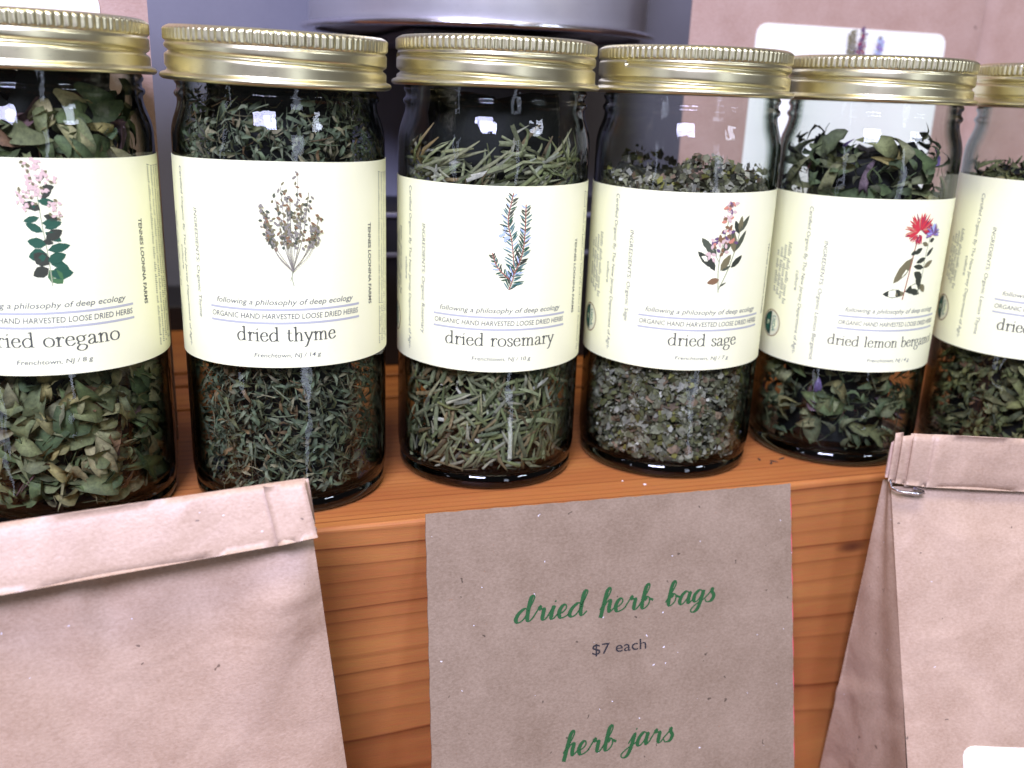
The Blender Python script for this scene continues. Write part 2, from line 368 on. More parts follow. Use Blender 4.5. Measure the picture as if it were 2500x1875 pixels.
def squiggle(width, h, rng, words=None):
    """a line of print too small to read: small word-shaped dabs"""
    out = []; x = 0
    while x < width:
        wl = rng.uniform(.18, .6)
        k = 0; xx = x
        while xx < min(x+wl, width):
            hh = h*(1 if rng.random() < .7 else 1.5); a = h*.28
            out.append(([(xx, 0), (xx+h*.25, 0), (xx+h*.25+a, hh), (xx+a, hh)], [(0, 1, 2, 3)], 0)); xx += h*.62
        x += wl+h*.9
    return [([(p[0]-width/2, p[1]) for p in V], f, l) for V, f, l in out]
def place_flat(shapes, dx=0, dy=0, rot=0, mi=0):
    c, s = math.cos(math.radians(rot)), math.sin(math.radians(rot))
    return [([(p[0]*c-p[1]*s+dx, p[0]*s+p[1]*c+dy) for p in V], f, l, mi) for V, f, l in [x[:3] for x in shapes]]
def bend(mb, shapes, R, phi0, z0, up):
    for V, f, l, mi in shapes:
        rr = R+up+l*.0012; v = []
        for (u, vz) in V:
            a = phi0+u/R; v.append((rr*math.sin(a), -rr*math.cos(a), z0+vz))
        mb.add(v, f, mi)
def rect(x0, y0, x1, y1, nx=1, l=0):
    V = []; f = []
    for i in range(nx+1):
        x = x0+(x1-x0)*i/nx; V += [(x, y0), (x, y1)]
    return [(V, [(2*i, 2*i+2, 2*i+3, 2*i+1) for i in range(nx)], l)]
def blob(x, y, ang, L_, W, l=0, n=4, pointed=True):
    """leaf outline from its base point"""
    c, s = math.cos(ang), math.sin(ang); P = []
    prof = [(0, 0), (.25, .42), (.55, .5), (.85, .26), (1, 0)] if pointed else [(0, .15), (.2, .45), (.6, .5), (.9, .3), (1, .0)]
    pts = [(a*L_, b*W) for a, b in prof]+[(a*L_, -b*W) for a, b in prof[-2:0:-1]]
    return ([(x+p[0]*c-p[1]*s, y+p[0]*s+p[1]*c) for p in pts], [tuple(range(len(pts)))], l)
def line(P, wd, l=0):
    P = [np.array(p, float) for p in catmull(P, 4)]; V = []
    for i, p in enumerate(P):
        d = P[min(i+1, len(P)-1)]-P[max(i-1, 0)]; d /= np.hypot(*d)+1e-9; q = np.array((-d[1], d[0]))*wd/2; V += [tuple(p+q), tuple(p-q)]
    return (V, [(2*i, 2*i+1, 2*i+3, 2*i+2) for i in range(len(P)-1)], l)

# printed plants, x about the label centre, y above the label's lower edge (cm)
def print_plant(kind):
    r = random.Random(hash(kind) % 1000 if False else {'thyme': 3, 'rosemary': 4, 'sage': 5, 'bergamot': 6, 'oregano': 8, 'lavender': 9}[kind])
    S = []; lay = [0]
    def A(sh, c):
        lay[0] += 1; V, f, _ = sh; S.append((V, f, 2+lay[0]*.35, c))
    if kind == 'thyme':
        base = (.22, 3.0); A(line([(.25, 2.55), (.2, 2.85), (.3, 3.3)], .03), 'stem'); A(line([(.25, 3.0), (.15, 2.7)], .02), 'stem')
        tips = [(.46, 5.85), (-.05, 5.45), (-.2, 5.1), (.75, 5.3), (-.55, 4.75), (1.05, 4.6), (.2, 5.2), (.55, 5.0), (-.55, 4.45), (.85, 4.3), (0, 4.4), (.1, 4.9), (-.62, 4.9), (1.0, 4.2), (-.45, 4.2)]
        for tx, ty in tips:
            mid = ((base[0]+tx)/2+.12*(tx-base[0]), (base[1]+ty)/2-.12)
            A(line([base, mid, (tx, ty)], .018), 'grey'); P = catmull([base, mid, (tx, ty)], 12)
            for q in P[7::1]:
                if r.random() < .1: continue
                if q[1] < 3.75: continue
                for _ in range(2):
                    A(blob(q[0]+r.uniform(-.09, .09), q[1]+r.uniform(-.06, .06), r.uniform(0, 6.28), r.uniform(.09, .16), r.uniform(.05, .09)), r.choice(['olive', 'brown', 'grey', 'sagegreen', 'olive', 'grey']))
    if kind == 'rosemary':
        def sprig(P, n, L_, a0=.85):
            A(line(P, .035), 'redstem'); Q = catmull(P, 30); N_ = len(Q)
            for i in range(n):
                t = i/n; q = Q[int(t*(N_-1))]; d = Q[min(int(t*(N_-1))+1, N_-1)]-Q[max(int(t*(N_-1))-1, 0)]; a = math.atan2(d[1], d[0])
                for sgn in (-1, 1):
                    A(blob(q[0], q[1], a+sgn*(a0+r.uniform(-.2, .25)), L_*(1-.45*t)*r.uniform(.7, 1.1), .05), r.choice(['bluegreen', 'bluegreen', 'pg', 'darkgreen', 'paleblue', 'sagegreen']))
        sprig([(.15, 2.75), (.3, 3.3), (.2, 4.3), (.05, 5.0), (.2, 5.85)], 34, .46)
        sprig([(.28, 3.2), (.55, 3.9), (.62, 4.6), (.62, 5.5)], 24, .40)
        sprig([(.15, 3.1), (-.25, 3.5), (-.42, 3.95)], 10, .26)
        for i in range(7): A(blob(.02+r.uniform(-.2, .1), 4.6+r.uniform(-.3, .4), r.uniform(0, 6), .13, .1), 'paleblue')
    if kind == 'sage':
        A(line([(.3, 2.75), (.22, 3.6), (.3, 4.4), (.45, 5.3)], .04), 'stem'); A(line([(.3, 2.85), (.62, 3.6), (.85, 4.4), (.95, 5.0)], .04), 'stem'); A(line([(.22, 3.8), (-.1, 4.3)], .03), 'stem')
        for x, y, a, L_, W, c in ((-.1, 4.2, 2.3, .5, .17, 'sagegreen'), (.05, 3.6, 2.4, .75, .2, 'darkgreen'), (.1, 3.5, 2.1, .55, .17, 'darkgreen'), (.12, 4.0, 2.35, .65, .2, 'sagegreen'), (.3, 3.2, 3.4, .42, .17, 'brown'), (.3, 3.5, 1.0, .6, .2, 'olive'), (.35, 4.1, 1.15, .75, .22, 'sagegreen'), (.78, 4.1, 1.75, .75, .2, 'olive'), (.7, 3.6, .75, .55, .16, 'darkgreen'), (.35, 3.5, .45, .35, .08, 'sagegreen'), (.8, 4.15, 1.05, .75, .14, 'sagegreen'), (.9, 4.75, 2.0, .45, .15, 'darkgreen'), (.92, 4.8, 1.5, .5, .15, 'olive'), (.93, 4.8, 1.0, .6, .14, 'sagegreen'), (.3, 2.95, .5, .28, .05, 'sagegreen')):
            A(blob(x, y, a, L_*1.1, W*1.35), c)
        for (x, y, k) in ((.45, 5.55, 9), (.42, 5.2, 10), (.4, 4.85, 10), (.25, 4.6, 10), (.62, 4.55, 8), (-.05, 4.4, 7), (.35, 4.2, 6), (.48, 5.75, 5), (-.12, 4.05, 5)):
            for i in range(k): A(blob(x+r.uniform(-.13, .13), y+r.uniform(-.1, .1), r.uniform(0, 6.28), r.uniform(.14, .24), .11), r.choice(['peach', 'pink', 'brown', 'pink', 'violet']))
    if kind == 'bergamot':
        A(line([(.1, 2.75), (.2, 3.6), (.3, 4.6), (.4, 5.1)], .045), 'redstem'); A(line([(.75, 2.95), (.85, 3.6), (.85, 4.3), (.95, 5.0)], .03), 'stem')
        for x, y, a, L_, W, c in ((.1, 3.0, 3.2, .62, .2, 'darkgreen'), (.15, 3.0, 3.35, .3, .12, 'olive'), (.15, 3.05, .25, .65, .22, 'darkgreen'), (.35, 3.1, -.3, .4, .15, 'darkgreen'), (.3, 4.3, 4.1, .9, .24, 'olive'), (.32, 4.4, .6, .3, .12, 'darkgreen'), (.8, 3.2, 2.0, .4, .16, 'darkgreen'), (.85, 3.5, 2.6, .38, .18, 'darkgreen'), (.85, 3.3, -.9, .3, .15, 'olive'), (.85, 3.9, 3.0, .38, .12, 'darkgreen'), (.85, 3.9, .5, .4, .13, 'olive'), (.88, 4.25, 3.5, .35, .12, 'darkgreen'), (.9, 4.3, .8, .35, .1, 'darkgreen'), (.9, 4.7, 2.8, .25, .1, 'olive'), (.4, 4.5, 3.6, .2, .1, 'darkgreen'), (.95, 4.85, .3, .2, .1, 'darkgreen')):
            A(blob(x, y, a, L_*1.3, W*1.6), c)
        for i in range(80):
            a = r.uniform(-.5, 3.8); A(blob(.42+.05*math.cos(a), 5.25, a, r.uniform(.35, .68), .075), r.choice(['red', 'red', 'red', 'peach', 'darkred']))
        for i in range(16): A(blob(.38+r.uniform(-.12, .12), 5.1, r.uniform(3.8, 5.2), .35, .05), r.choice(['red', 'darkred']))
        for i in range(40):
            a = r.uniform(-.6, 3.8); A(blob(1.05, 5.12, a, r.uniform(.22, .42), .065), r.choice(['purple', 'violet', 'purple', 'paleblue']))
    if kind == 'oregano':
        A(line([(.15, 2.6), (.12, 3.4), (.05, 4.3), (.0, 5.3)], .03), 'stem')
        for x, y, a, L_, W in ((.12, 2.95, .0, .5, .24), (.1, 3.05, -.9, .42, .26), (.1, 3.1, 3.6, .38, .22), (.1, 3.5, 3.3, .4, .26), (.12, 3.6, .2, .5, .17), (.1, 3.35, -.5, .5, .16), (.1, 4.2, .35, -.0+.4, .14), (.1, 4.1, -.6, .4, .16), (.05, 4.1, 2.6, .4, .15), (0, 4.5, 3.4, .35, .12), (.1, 4.55, -.3, .35, .12), (0, 4.8, 3.0, .32, .16), (.1, 5.0, .7, .3, .1), (.1, 5.25, .2, .3, .13), (.0, 3.85, -.2, .25, .1), (0, 5.5, .4, .22, .1), (.12, 3.2, 2.4, .4, .26), (.1, 3.75, 2.9, .4, .2), (.1, 3.9, .5, .42, .2), (.05, 4.35, -.1, .4, .16), (.05, 4.7, 2.6, .35, .16), (.0, 4.95, -.2, .4, .14), (.1, 3.3, .35, .42, .2)):
            A(blob(x, y, a, L_*1.2, W*1.5), r.choice(['pg', 'pg', 'pg2', 'darkgreen']))
        for (x, y, k, sx_) in ((0, 5.6, 18, .25), (-.05, 5.2, 18, .3), (-.05, 5.9, 22, .22), (-.12, 5.35, 16, .2), (.32, 5.55, 12, .15), (-.3, 5.1, 16, .18), (.35, 4.85, 12, .15), (-.2, 4.85, 10, .13), (.4, 4.6, 8, .1)):
            for i in range(k): A(blob(x+r.uniform(-sx_, sx_), y+r.uniform(-.13, .13), r.uniform(0, 6.28), r.uniform(.08, .15), .08), r.choice(['pink', 'pink', 'pink', 'olive', 'pink']))
    if kind == 'lavender':
        for (x, y, L_, cs) in ((-.55, 0, 2.0, ['grey', 'olive']), (.0, 0, 2.2, ['violet', 'violet', 'darkred']), (1.05, -.1, 1.7, ['purple', 'paleblue', 'purple', 'grey'])):
            A(line([(x-.1, y-3), (x, y+L_)], .06), 'stem')
            for i in range(46):
                t = i/46; A(blob(x+r.uniform(-.22, .22)*(1-.6*t), y+t*L_, math.pi/2+r.uniform(-.9, .9), .28, .15), r.choice(cs))
    return S

# ------------------------------------------------------------------ the setting: pine shelf, wall, table
shelf = empty('pine_shelf', 'orange pine board block under the row of herb jars', 'shelf', (0, 0, 0))
mb = MB(); box(mb, -45, 75, -3.005, 9.75, -16, 0, c=.16); mb.obj('front_board', M['wood'], shelf)
for (a, b_) in ((10.05, 13.05), (13.6, 15.2), (15.75, 24)):
    mb = MB(); box(mb, -45, 75, a, b_, -2.2, 0, c=.08); mb.obj('plank', M['wood'], shelf)
mb = MB(); box(mb, -45, 75, 10.0, 24, -16, -2.6, c=.0); mb.obj('gap_shade', M['black'], shelf)  # black filler below the plank gaps, their shade put in as colour
mb = MB(); box(mb, -70, 110, -17, 45, -19, -16.02); tag(mb.obj('table_top', M['wood']), kind='structure')
mb = MB(); box(mb, -90, 130, 30.0, 33, -30, 75); tag(mb.obj('wall', M['wall']), kind='structure')
mb = MB(); box(mb, -60, 2.4, 24.02, 29.9, -16, 1.35, c=.05); tag(mb.obj('black_ledge', M['black']), 'low black ledge behind the shelf, left of the black crate', 'ledge')
# black crate behind thyme and rosemary jars
cr = empty('black_crate', 'black crate with two pale strips behind the rosemary jar', 'crate', (13.5, 18.5, 0))
mb = MB(); box(mb, -8.6, 7, -3.5, 3.5, .0, 7.6, c=.1); mb.obj('body', M['black'], cr)
for z in (7.45, 5.55):
    mb = MB(); box(mb, -8.62, 7.02, -3.66, -3.5, z-.10, z+.10, c=.03); mb.obj('strip', M['strip'], cr)
# wall shelf with the tin
mb = MB(); box(mb, 7.5, 16.5, 17.0, 29.9, 15.4, 15.92, c=.05); tag(mb.obj('wall_shelf', M['wall']), 'thin grey shelf board under the big metal tin', 'shelf')
tin = empty('metal_tin', 'big round silver metal tin behind the rosemary jar lid', 'tin', (12.05, 22.0, 15.92))
tin.scale = (1.16, 1.16, 1)
mb = MB(); lathe(mb, [(0, .3), (7.45, .3), (7.46, .1), (7.5, .1), (7.62, .4), (7.62, 14), (7.4, 14.1), (0, 14.1)], 128); mb.obj('body', M['tin'], tin, smooth=False)
for p in tin.children[0].data.polygons: p.use_smooth = len(p.vertices) == 4 and abs(p.normal.z) < .5
mb = MB(); lathe(mb, [(7.40, .06), (7.8, 0)]+arcpts(7.86, .17, .17, -90, 90, 8)+[(7.66, .42)], 128); mb.obj('bottom_rim', M['wire'], tin, smooth=True)

# ------------------------------------------------------------------ jars
def lid_mesh():
    H = 1.80
    def rz(z, a):
        # a = 0 at the front, running to +-pi at the back
        r = 3.325
        if z < .26: r = 3.30+.19*max(0, 1-((z-.12)/.14)**2)**.5 if abs(z-.12) < .14 else 3.30
        aa = (a+math.pi) % (2*math.pi)-math.pi
        zc = .80-.30*(aa/math.pi)
        for c_ in (zc, zc-.60, ):
            if c_ > .30: r -= .12*math.exp(-((z-c_)/.075)**2)*min(1, (c_-.30)/.08)
        # shoulder under the knurl
        r -= .05*math.exp(-((z-1.24)/.05)**2)
        if z > 1.27:
            k = min(1, (z-1.27)/.06)*min(1, max(0, (1.72-z)/.05))
            r += .034*k*(abs(math.cos(a*48))**.8*2-1.2)
            if z > 1.66: r -= .16*((z-1.66)/.14)**2
        return r
    n = 704; zs = [0, .02, .05, .08, .12, .16, .19, .22, .255]+[.28+.035*i for i in range(29)]+[1.29, 1.32, 1.35, 1.45, 1.55, 1.62, 1.66, 1.70, 1.74, 1.77, 1.80]
    mb = MB(); v = []; f = []
    for z in zs:
        for k in range(n):
            a = 2*math.pi*k/n; r = rz(z, a); v.append((r*math.sin(a), -r*math.cos(a), z))
    R_ = len(zs)
    for i in range(R_-1):
        for k in range(n):
            k2 = (k+1) % n; f.append((i*n+k, i*n+k2, (i+1)*n+k2, (i+1)*n+k))
    mb.add(v, f)
    lathe(mb, [(rz(1.8, 0)-.02, 1.8), (3.0, 1.8), (2.9, 1.74), (0.01, 1.74)], 64)
    lathe(mb, [(3.36, 0.0), (3.14, 0.0), (3.12, 1.6), (.01, 1.6)], 64)
    mb.v = [(p[0], p[1], p[2]*.85) for p in mb.v]
    o = mb.obj('lid', M['brass'], None, smooth=True); return o
LID = lid_mesh().data; bpy.data.objects.remove(bpy.data.objects['lid'])
def glass_mesh():
    out = [(3.19, .54), (3.24, .75), (3.27, 1.1), (3.27, 11.5), (3.265, 11.7), (3.24, 11.9), (3.19, 12.1), (3.12, 12.3), (3.06, 12.48), (3.03, 12.62), (3.03, 12.74), (3.09, 12.8), (3.11, 12.87), (3.09, 12.94), (3.03, 13.0), (3.02, 13.12), (3.07, 13.18), (3.09, 13.25), (3.06, 13.32), (3.0, 13.38), (2.98, 14.66)]
    inn = [(2.84, 14.66), (2.84, 13.3), (2.86, 12.7), (2.93, 12.35), (3.05, 12.0), (3.11, 11.7), (3.12, 11.4), (3.12, 1.0), (3.06, .76), (2.95, .62)]
    mb = MB(); lathe(mb, out+inn, 96); o = mb.obj('g', M['glass'], None, smooth=True); d = o.data; bpy.data.objects.remove(o)
    base = [(0.01, .12), (2.3, .10), (2.75, .0), (2.95, 0)]+arcpts(2.95, .24, .24, -90, 0, 6)[1:]+[(3.19, .53), (2.95, .60), (2.75, .56), (1.5, .52), (.01, .50)]
    mb = MB(); lathe(mb, base, 96); o = mb.obj('g', M['glass_base'], None, smooth=True); d2 = o.data; bpy.data.objects.remove(o)
    return d, d2
GLASS, GBASE = glass_mesh()
def add_data(name, data, parent, loc=(0, 0, 0), rot=(0, 0, 0)):
    o = bpy.data.objects.new(name, data); col.objects.link(o); o.parent = parent
    o.location = Vector(loc)*CM; o.rotation_euler = rot; return o
RL = 3.3
def label_mesh(phi0, zb, zt, a0=-118, a1=112):
    n = 110; v = []; f = []; th = .012; sd = phi0*40+zb
    rows = 12
    for s_, R_ in enumerate((RL-.010, RL)):
        for j in range(rows+1):
            for i in range(n+1):
                a = math.radians(a0+(a1-a0)*i/n); 
                z = zb+(zt-zb)*j/rows+.012*math.sin(3*a+sd)*(1 if j in (0, rows) else 0)+.02*math.sin(a+sd)
                v.append((R_*math.sin(a+phi0), -R_*math.cos(a+phi0), z))
    st = (n+1)*(rows+1)
    for j in range(rows):
        for i in range(n):
            q = j*(n+1)+i; f.append((st+q, st+q+1, st+q+n+2, st+q+n+1)); f.append((q, q+n+1, q+n+2, q+1))
    for i in range(n):
        f.append((i, i+1, st+i+1, st+i)); t = rows*(n+1)+i; f.append((t+1, t, st+t, st+t+1))
    for j in range(rows):
        q = j*(n+1); f.append((q+n+1, q, st+q, st+q+n+1)); q += n; f.append((q, q+n+1, st+q+n+1, st+q))
    return v, f
D = math.radians
def wedge(phi): return RL*D(phi)   # degrees round the label -> cm of paper
def make_jar(name_label, x, y, phi0, zb, zt, title, tw, xh, plant, grams, ingr, lid_rot=0, tilt=(0, 0), lidz=0, seal=None, xhs=1.0, sprig_dx=0.0, sprig_s=1.0, low=1.0):
    j = empty('herb_jar', name_label, 'jar', (x, y, 0), 'glass herb jars in a row')
    add_data('glass_wall', GLASS, j); add_data('glass_base', GBASE, j)
    add_data('lid', LID, j, (0, 0, 13.36+lidz), (D(tilt[0]), D(tilt[1]), D(lid_rot)))
    p0 = D(phi0); v, f = label_mesh(p0, zb, zt); lab = link_mesh('paper_label', v, f, M['label'], j, smooth=False)
    for p in lab.data.polygons: p.use_smooth = True
    lab.data.set_sharp_from_angle(angle=D(35))
    up = .004; k = low
    # rules
    for zr in (1.83*k, 1.42*k):
        mb = MB(); bend(mb, [(*s, 0) for s in rect(-2.42*xhs, zr-.034, 2.42*xhs, zr+.034, 60)], RL, p0, zb, up); mb.obj('rule_line', M['rule'], lab)
    mb = MB(); bend(mb, place_flat(font_text('following a philosophy of deep ecology', .17, .25, .004, 4.35*xhs), 0, 1.98*k), RL, p0, zb, up); mb.obj('lettering', M['ink_soft'], lab)
    mb = MB(); bend(mb, place_flat(font_text('ORGANIC HAND HARVESTED LOOSE DRIED HERBS', .165, .1, .006, 4.75*xhs), 0, 1.55*k), RL, p0, zb, up); mb.obj('lettering', M['ink_soft'], lab)
    sh, _ = stroke_text(title, SERIF, xh, .20, .07, width=tw); mb = MB(); bend(mb, place_flat(sh, 0, .86*k), RL, p0, zb, up); mb.obj('lettering', M['ink'], lab)
    mb = MB(); bend(mb, place_flat(font_text('Frenchtown, NJ / '+grams, .13, .15, .004, 2.02*xhs), 0, .36*k), RL, p0, zb, up); mb.obj('lettering', M['ink_soft'], lab)
    il = .205*len('INGREDIENTS: '+ingr)*.62
    mb = MB(); bend(mb, place_flat(font_text('INGREDIENTS: '+ingr, .15, .15, .003, il), wedge(-51.5), 4.65-il/2+.05, -90), RL, p0, zb, up); mb.obj('lettering', M['ink_soft'], lab)
    mb = MB(); bend(mb, place_flat(font_text('Certified Organic By The New Jersey Department of Agri-', .15, .15, .003, 5.5), wedge(-64), 3.1, -90), RL, p0, zb, up)
    bend(mb, place_flat(font_text('culture', .15, .15, .003, .75), wedge(-68.5), 3.1, -90), RL, p0, zb, up); mb.obj('lettering', M['ink_soft'], lab)
    mb = MB(); bend(mb, place_flat(font_text('TENNES LOONINA FARMS', .15, .12, .02, 2.55), wedge(50.5), 3.0, -90), RL, p0, zb, up); mb.obj('lettering', M['ink'], lab)
    mb = MB(); rr = np.random.default_rng(5)
    for q in range(8):
        ln = 5.4 if q < 7 else 3.5
        bend(mb, place_flat(squiggle(ln if q else 5.5, .10, rr), wedge(62.0+q*4.2), 3.05, -90), RL, p0, zb, up)
    for q in range(4):
        bend(mb, place_flat(font_text('Kept in the growing soil', .13, .15, .008, 2.3-.3*q) if False else squiggle(2.3-.25*q, .12, rr), wedge(-77.5-q*3.6), 3.3, -90), RL, p0, zb, up)
    tag(mb.obj('small_print', M['ink_soft'], lab), kind='stuff')
    # round organic seal
    mb = MB(); cx, cz, r0 = wedge(-86), 1.25, .50
    def disc(r_, n=36, a0=0, a1=360): return [(cx+r_*math.cos(D(a0+(a1-a0)*i/n)), cz+r_*math.sin(D(a0+(a1-a0)*i/n))) for i in range(n+1)]
    for rad, mi, ly in ((.53, 0, 0), (.49, 1, 1)):
        P = disc(rad); bend(mb, [([(cx, cz)]+P, [(0, i+1, i+2) for i in range(36)], ly, mi)], RL, p0, zb, up)
    P = disc(.46, 24, 90, 270); bend(mb, [([(cx, cz)]+P, [(0, i+1, i+2) for i in range(24)], 2, 2)], RL, p0, zb, up)
    for txt, dx, mi in (('USDA', .14, 3), ('ORGANIC', -.22, 4)):
        bend(mb, [(V, f_, 3, mi) for V, f_, l in font_text_rot(txt, .2, .62, cx+dx, cz)], RL, p0, zb, up)
    mb.obj('seal', [M['seal_brown'], M['seal_cream'], M['seal_green'], M['seal_teal'], M['seal_teal']], lab)
    # printed plant
    S = print_plant(plant); cols = sorted({s[3] for s in S}); mb = MB()
    bend(mb, [([(q[0]*sprig_s+sprig_dx, q[1]) for q in V], f_, l*.35, cols.index(c)) for V, f_, l, c in S], RL, p0, zb, up)
    mb.obj('printed_plant', [M['p_'+c] for c in cols], lab)
    return j
def font_text_rot(txt, cap, width, x, y):
    return [(V, f, l) for V, f, l, _ in place_flat(font_text(txt, cap, 0, .01, width), x-.08, y, -90)]
BODY = [
 ('glass jar with dried oregano label, leftmost in the row, cut by the frame', -7.10, 1.46, 5.0, 5.05, 11.10, 'dried oregano', 3.75, .27, 'oregano', '8 g', 'Organic Oregano', 30),
 ('glass jar with dried thyme label, second from the left in the row', -.077, 1.33, -4.5, 4.97, 11.10, 'dried thyme', 3.05, .27, 'thyme', '14 g', 'Organic Thyme', 0),
 ('glass jar with dried rosemary label, full of needles, above the kraft sign', 7.115, 1.84, -8.3, 4.37, 10.46, 'dried rosemary', 3.9, .27, 'rosemary', '10 g', 'Organic Rosemary', 75),
 ('glass jar with dried sage label and crumbly grey filling', 14.184, 1.286, -6.2, 4.21, 10.32, 'dried sage', 2.6, .27, 'sage', '7 g', 'Organic Sage', 110),
 ('glass jar with dried lemon bergamot label and red flower print', 21.548, .864, -3.8, 3.84, 10.13, 'dried lemon bergamot', 4.75, .24, 'bergamot', '4 g', 'Organic Lemon Bergamot', -35),
 ('glass jar at the right frame edge, partly hidden by the paper bag', 28.54, -1.17, -24, 4.43, 10.90, 'dried lemon thyme', 4.3, .27, 'thyme', '9 g', 'Organic Lemon Thyme', 20)]
for i, a in enumerate(BODY):
    kw = {}
    if i == 1: kw = dict(tilt=(1.6, 1.0), lidz=-.13)
    if i == 4: kw = dict(xhs=.88, low=1.13)
    if i == 5: kw = dict(low=1.15)
    make_jar(a[0], *a[1:12], lid_rot=a[12], **kw)

# ------------------------------------------------------------------ dried herbs
def leaf_piece(L_, W, curl, twist, nseg=4, fold=.25, notch=0):
    """one curled leaf along x, width along y: verts, quads (3 columns)"""
    v = []; f = []
    for i in range(nseg+1):
        t = i/nseg; wd = W/2*max(.06, math.sin(math.pi*min(1, t*.94+.05))**.75)*(1-.25*t)
        x = (t-.5)*L_; zc = -curl*L_*((t-.5)**2)*2; tw = twist*(t-.5)
        for s_, k in ((-1, 1), (0, 0), (1, 1)):
            yy = s_*wd; zz = fold*abs(s_)*wd+notch*k*.15*wd*math.sin(t*17+s_)
            v.append((x, yy*math.cos(tw)-zz*math.sin(tw), zc+yy*math.sin(tw)+zz*math.cos(tw)))
    for i in range(nseg):
        for c_ in (0, 1):
            q = i*3+c_; f.append((q, q+1, q+4, q+3))
    return np.array(v), f
def needle_piece(L_, W, curl):
    v = []; f = []
    for i in range(4):
        t = i/3; x = (t-.5)*L_; z = -curl*L_*(t-.5)**2*2; w2 = W/2*(1 if i < 3 else .3)
        v += [(x, -w2, z), (x, 0, z+w2*.9), (x, w2, z)]
    for i in range(3):
        q = i*3; f += [(q, q+1, q+4, q+3), (q+1, q+2, q+5, q+4)]
    return np.array(v), f
def chip_piece(s_):
    v = np.array([(-.5, -.3, 0), (.1, -.5, .1), (.5, -.1, -.05), (.35, .4, .1), (-.3, .45, 0)])*s_*RNG.uniform(.7, 1.3, (5, 1)); return v, [(0, 1, 2, 3, 4)]
def orient(radial, yaw_, tiltr):
    r = np.array(radial); r = r/np.linalg.norm(r); up = np.array((0, 0, 1.)); t = np.cross(up, r); t /= np.linalg.norm(t)+1e-9; u2 = np.cross(r, t)
    n = r+t*math.tan(tiltr[0])+u2*math.tan(tiltr[1]); n /= np.linalg.norm(n)
    x = math.cos(yaw_)*t+math.sin(yaw_)*u2; x = x-n*(x@n); x /= np.linalg.norm(x); y = np.cross(n, x)
    return np.stack([x, y, n], 1)
def fill(pieces, palette, n, z0, ztop, zvar=.3, rmin=2.2, rmax=3.02, tilt=.6, yawf=None, weight=None, seed=1, facing=0.0):
    rg = np.random.default_rng(seed); V = []; Fc = []; T = []; nb = 0
    pal = np.array([p[0] for p in palette]); pw = np.array([p[1] for p in palette], float); pw /= pw.sum()
    for i in range(n):
        pv, pf = pieces[rg.integers(len(pieces))]
        th = rg.uniform(-math.pi, math.pi) if rg.random() < .3 else facing+rg.normal(0, .95)
        r = rmin+(rmax-rmin)*rg.random()**.6
        zt = ztop+zvar*(math.sin(2.1*th+seed)*.6+math.sin(5*th+seed*2)*.4)
        z = z0+(zt-z0)*rg.random()
        if z > zt-.5: r = rg.uniform(.2, 1)**.5*rmax
        c = np.array((r*math.sin(th), -r*math.cos(th), z))
        yw = rg.normal(.4, .5) if (yawf and z > 9.8) else yawf(rg) if yawf else rg.uniform(0, 6.28)
        Rm = orient((c[0], c[1], .001), yw, (rg.normal(0, tilt), rg.normal(0, tilt)))
        q = (pv*rg.uniform(.7, 1.25))@Rm.T+c
        rad = np.hypot(q[:, 0], q[:, 1]); lim = np.where(q[:, 2] > 11.9, 2.9-.1*np.clip(q[:, 2]-11.9, 0, 1.5), rmax+.05); k = np.minimum(1, lim/np.maximum(rad, 1e-6)); q[:, 0] *= k; q[:, 1] *= k
        q[:, 2] = np.clip(q[:, 2], .62, min(14.2, zt+.45))
        cc = pal[rg.choice(len(pal), p=pw)]*rg.uniform(.5, 1.3)
        V.append(q); Fc += [tuple(nb+a for a in f) for f in pf]; T.append(np.tile(cc, (len(q), 1))); nb += len(q)
    return np.concatenate(V), Fc, np.concatenate(T)
def core(r, z0, z1, colr, seed):  # near-black inner cylinder: shade between the leaves and inside the jar, as colour
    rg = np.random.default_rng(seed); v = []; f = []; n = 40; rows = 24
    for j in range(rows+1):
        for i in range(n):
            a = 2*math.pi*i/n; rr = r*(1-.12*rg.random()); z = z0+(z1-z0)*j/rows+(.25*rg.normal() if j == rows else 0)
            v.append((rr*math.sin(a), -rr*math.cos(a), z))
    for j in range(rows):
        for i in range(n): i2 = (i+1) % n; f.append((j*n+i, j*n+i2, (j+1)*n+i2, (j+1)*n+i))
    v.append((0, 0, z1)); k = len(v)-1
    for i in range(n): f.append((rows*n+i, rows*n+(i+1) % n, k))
    return np.array(v), f, np.tile(np.array(colr), (len(v), 1))
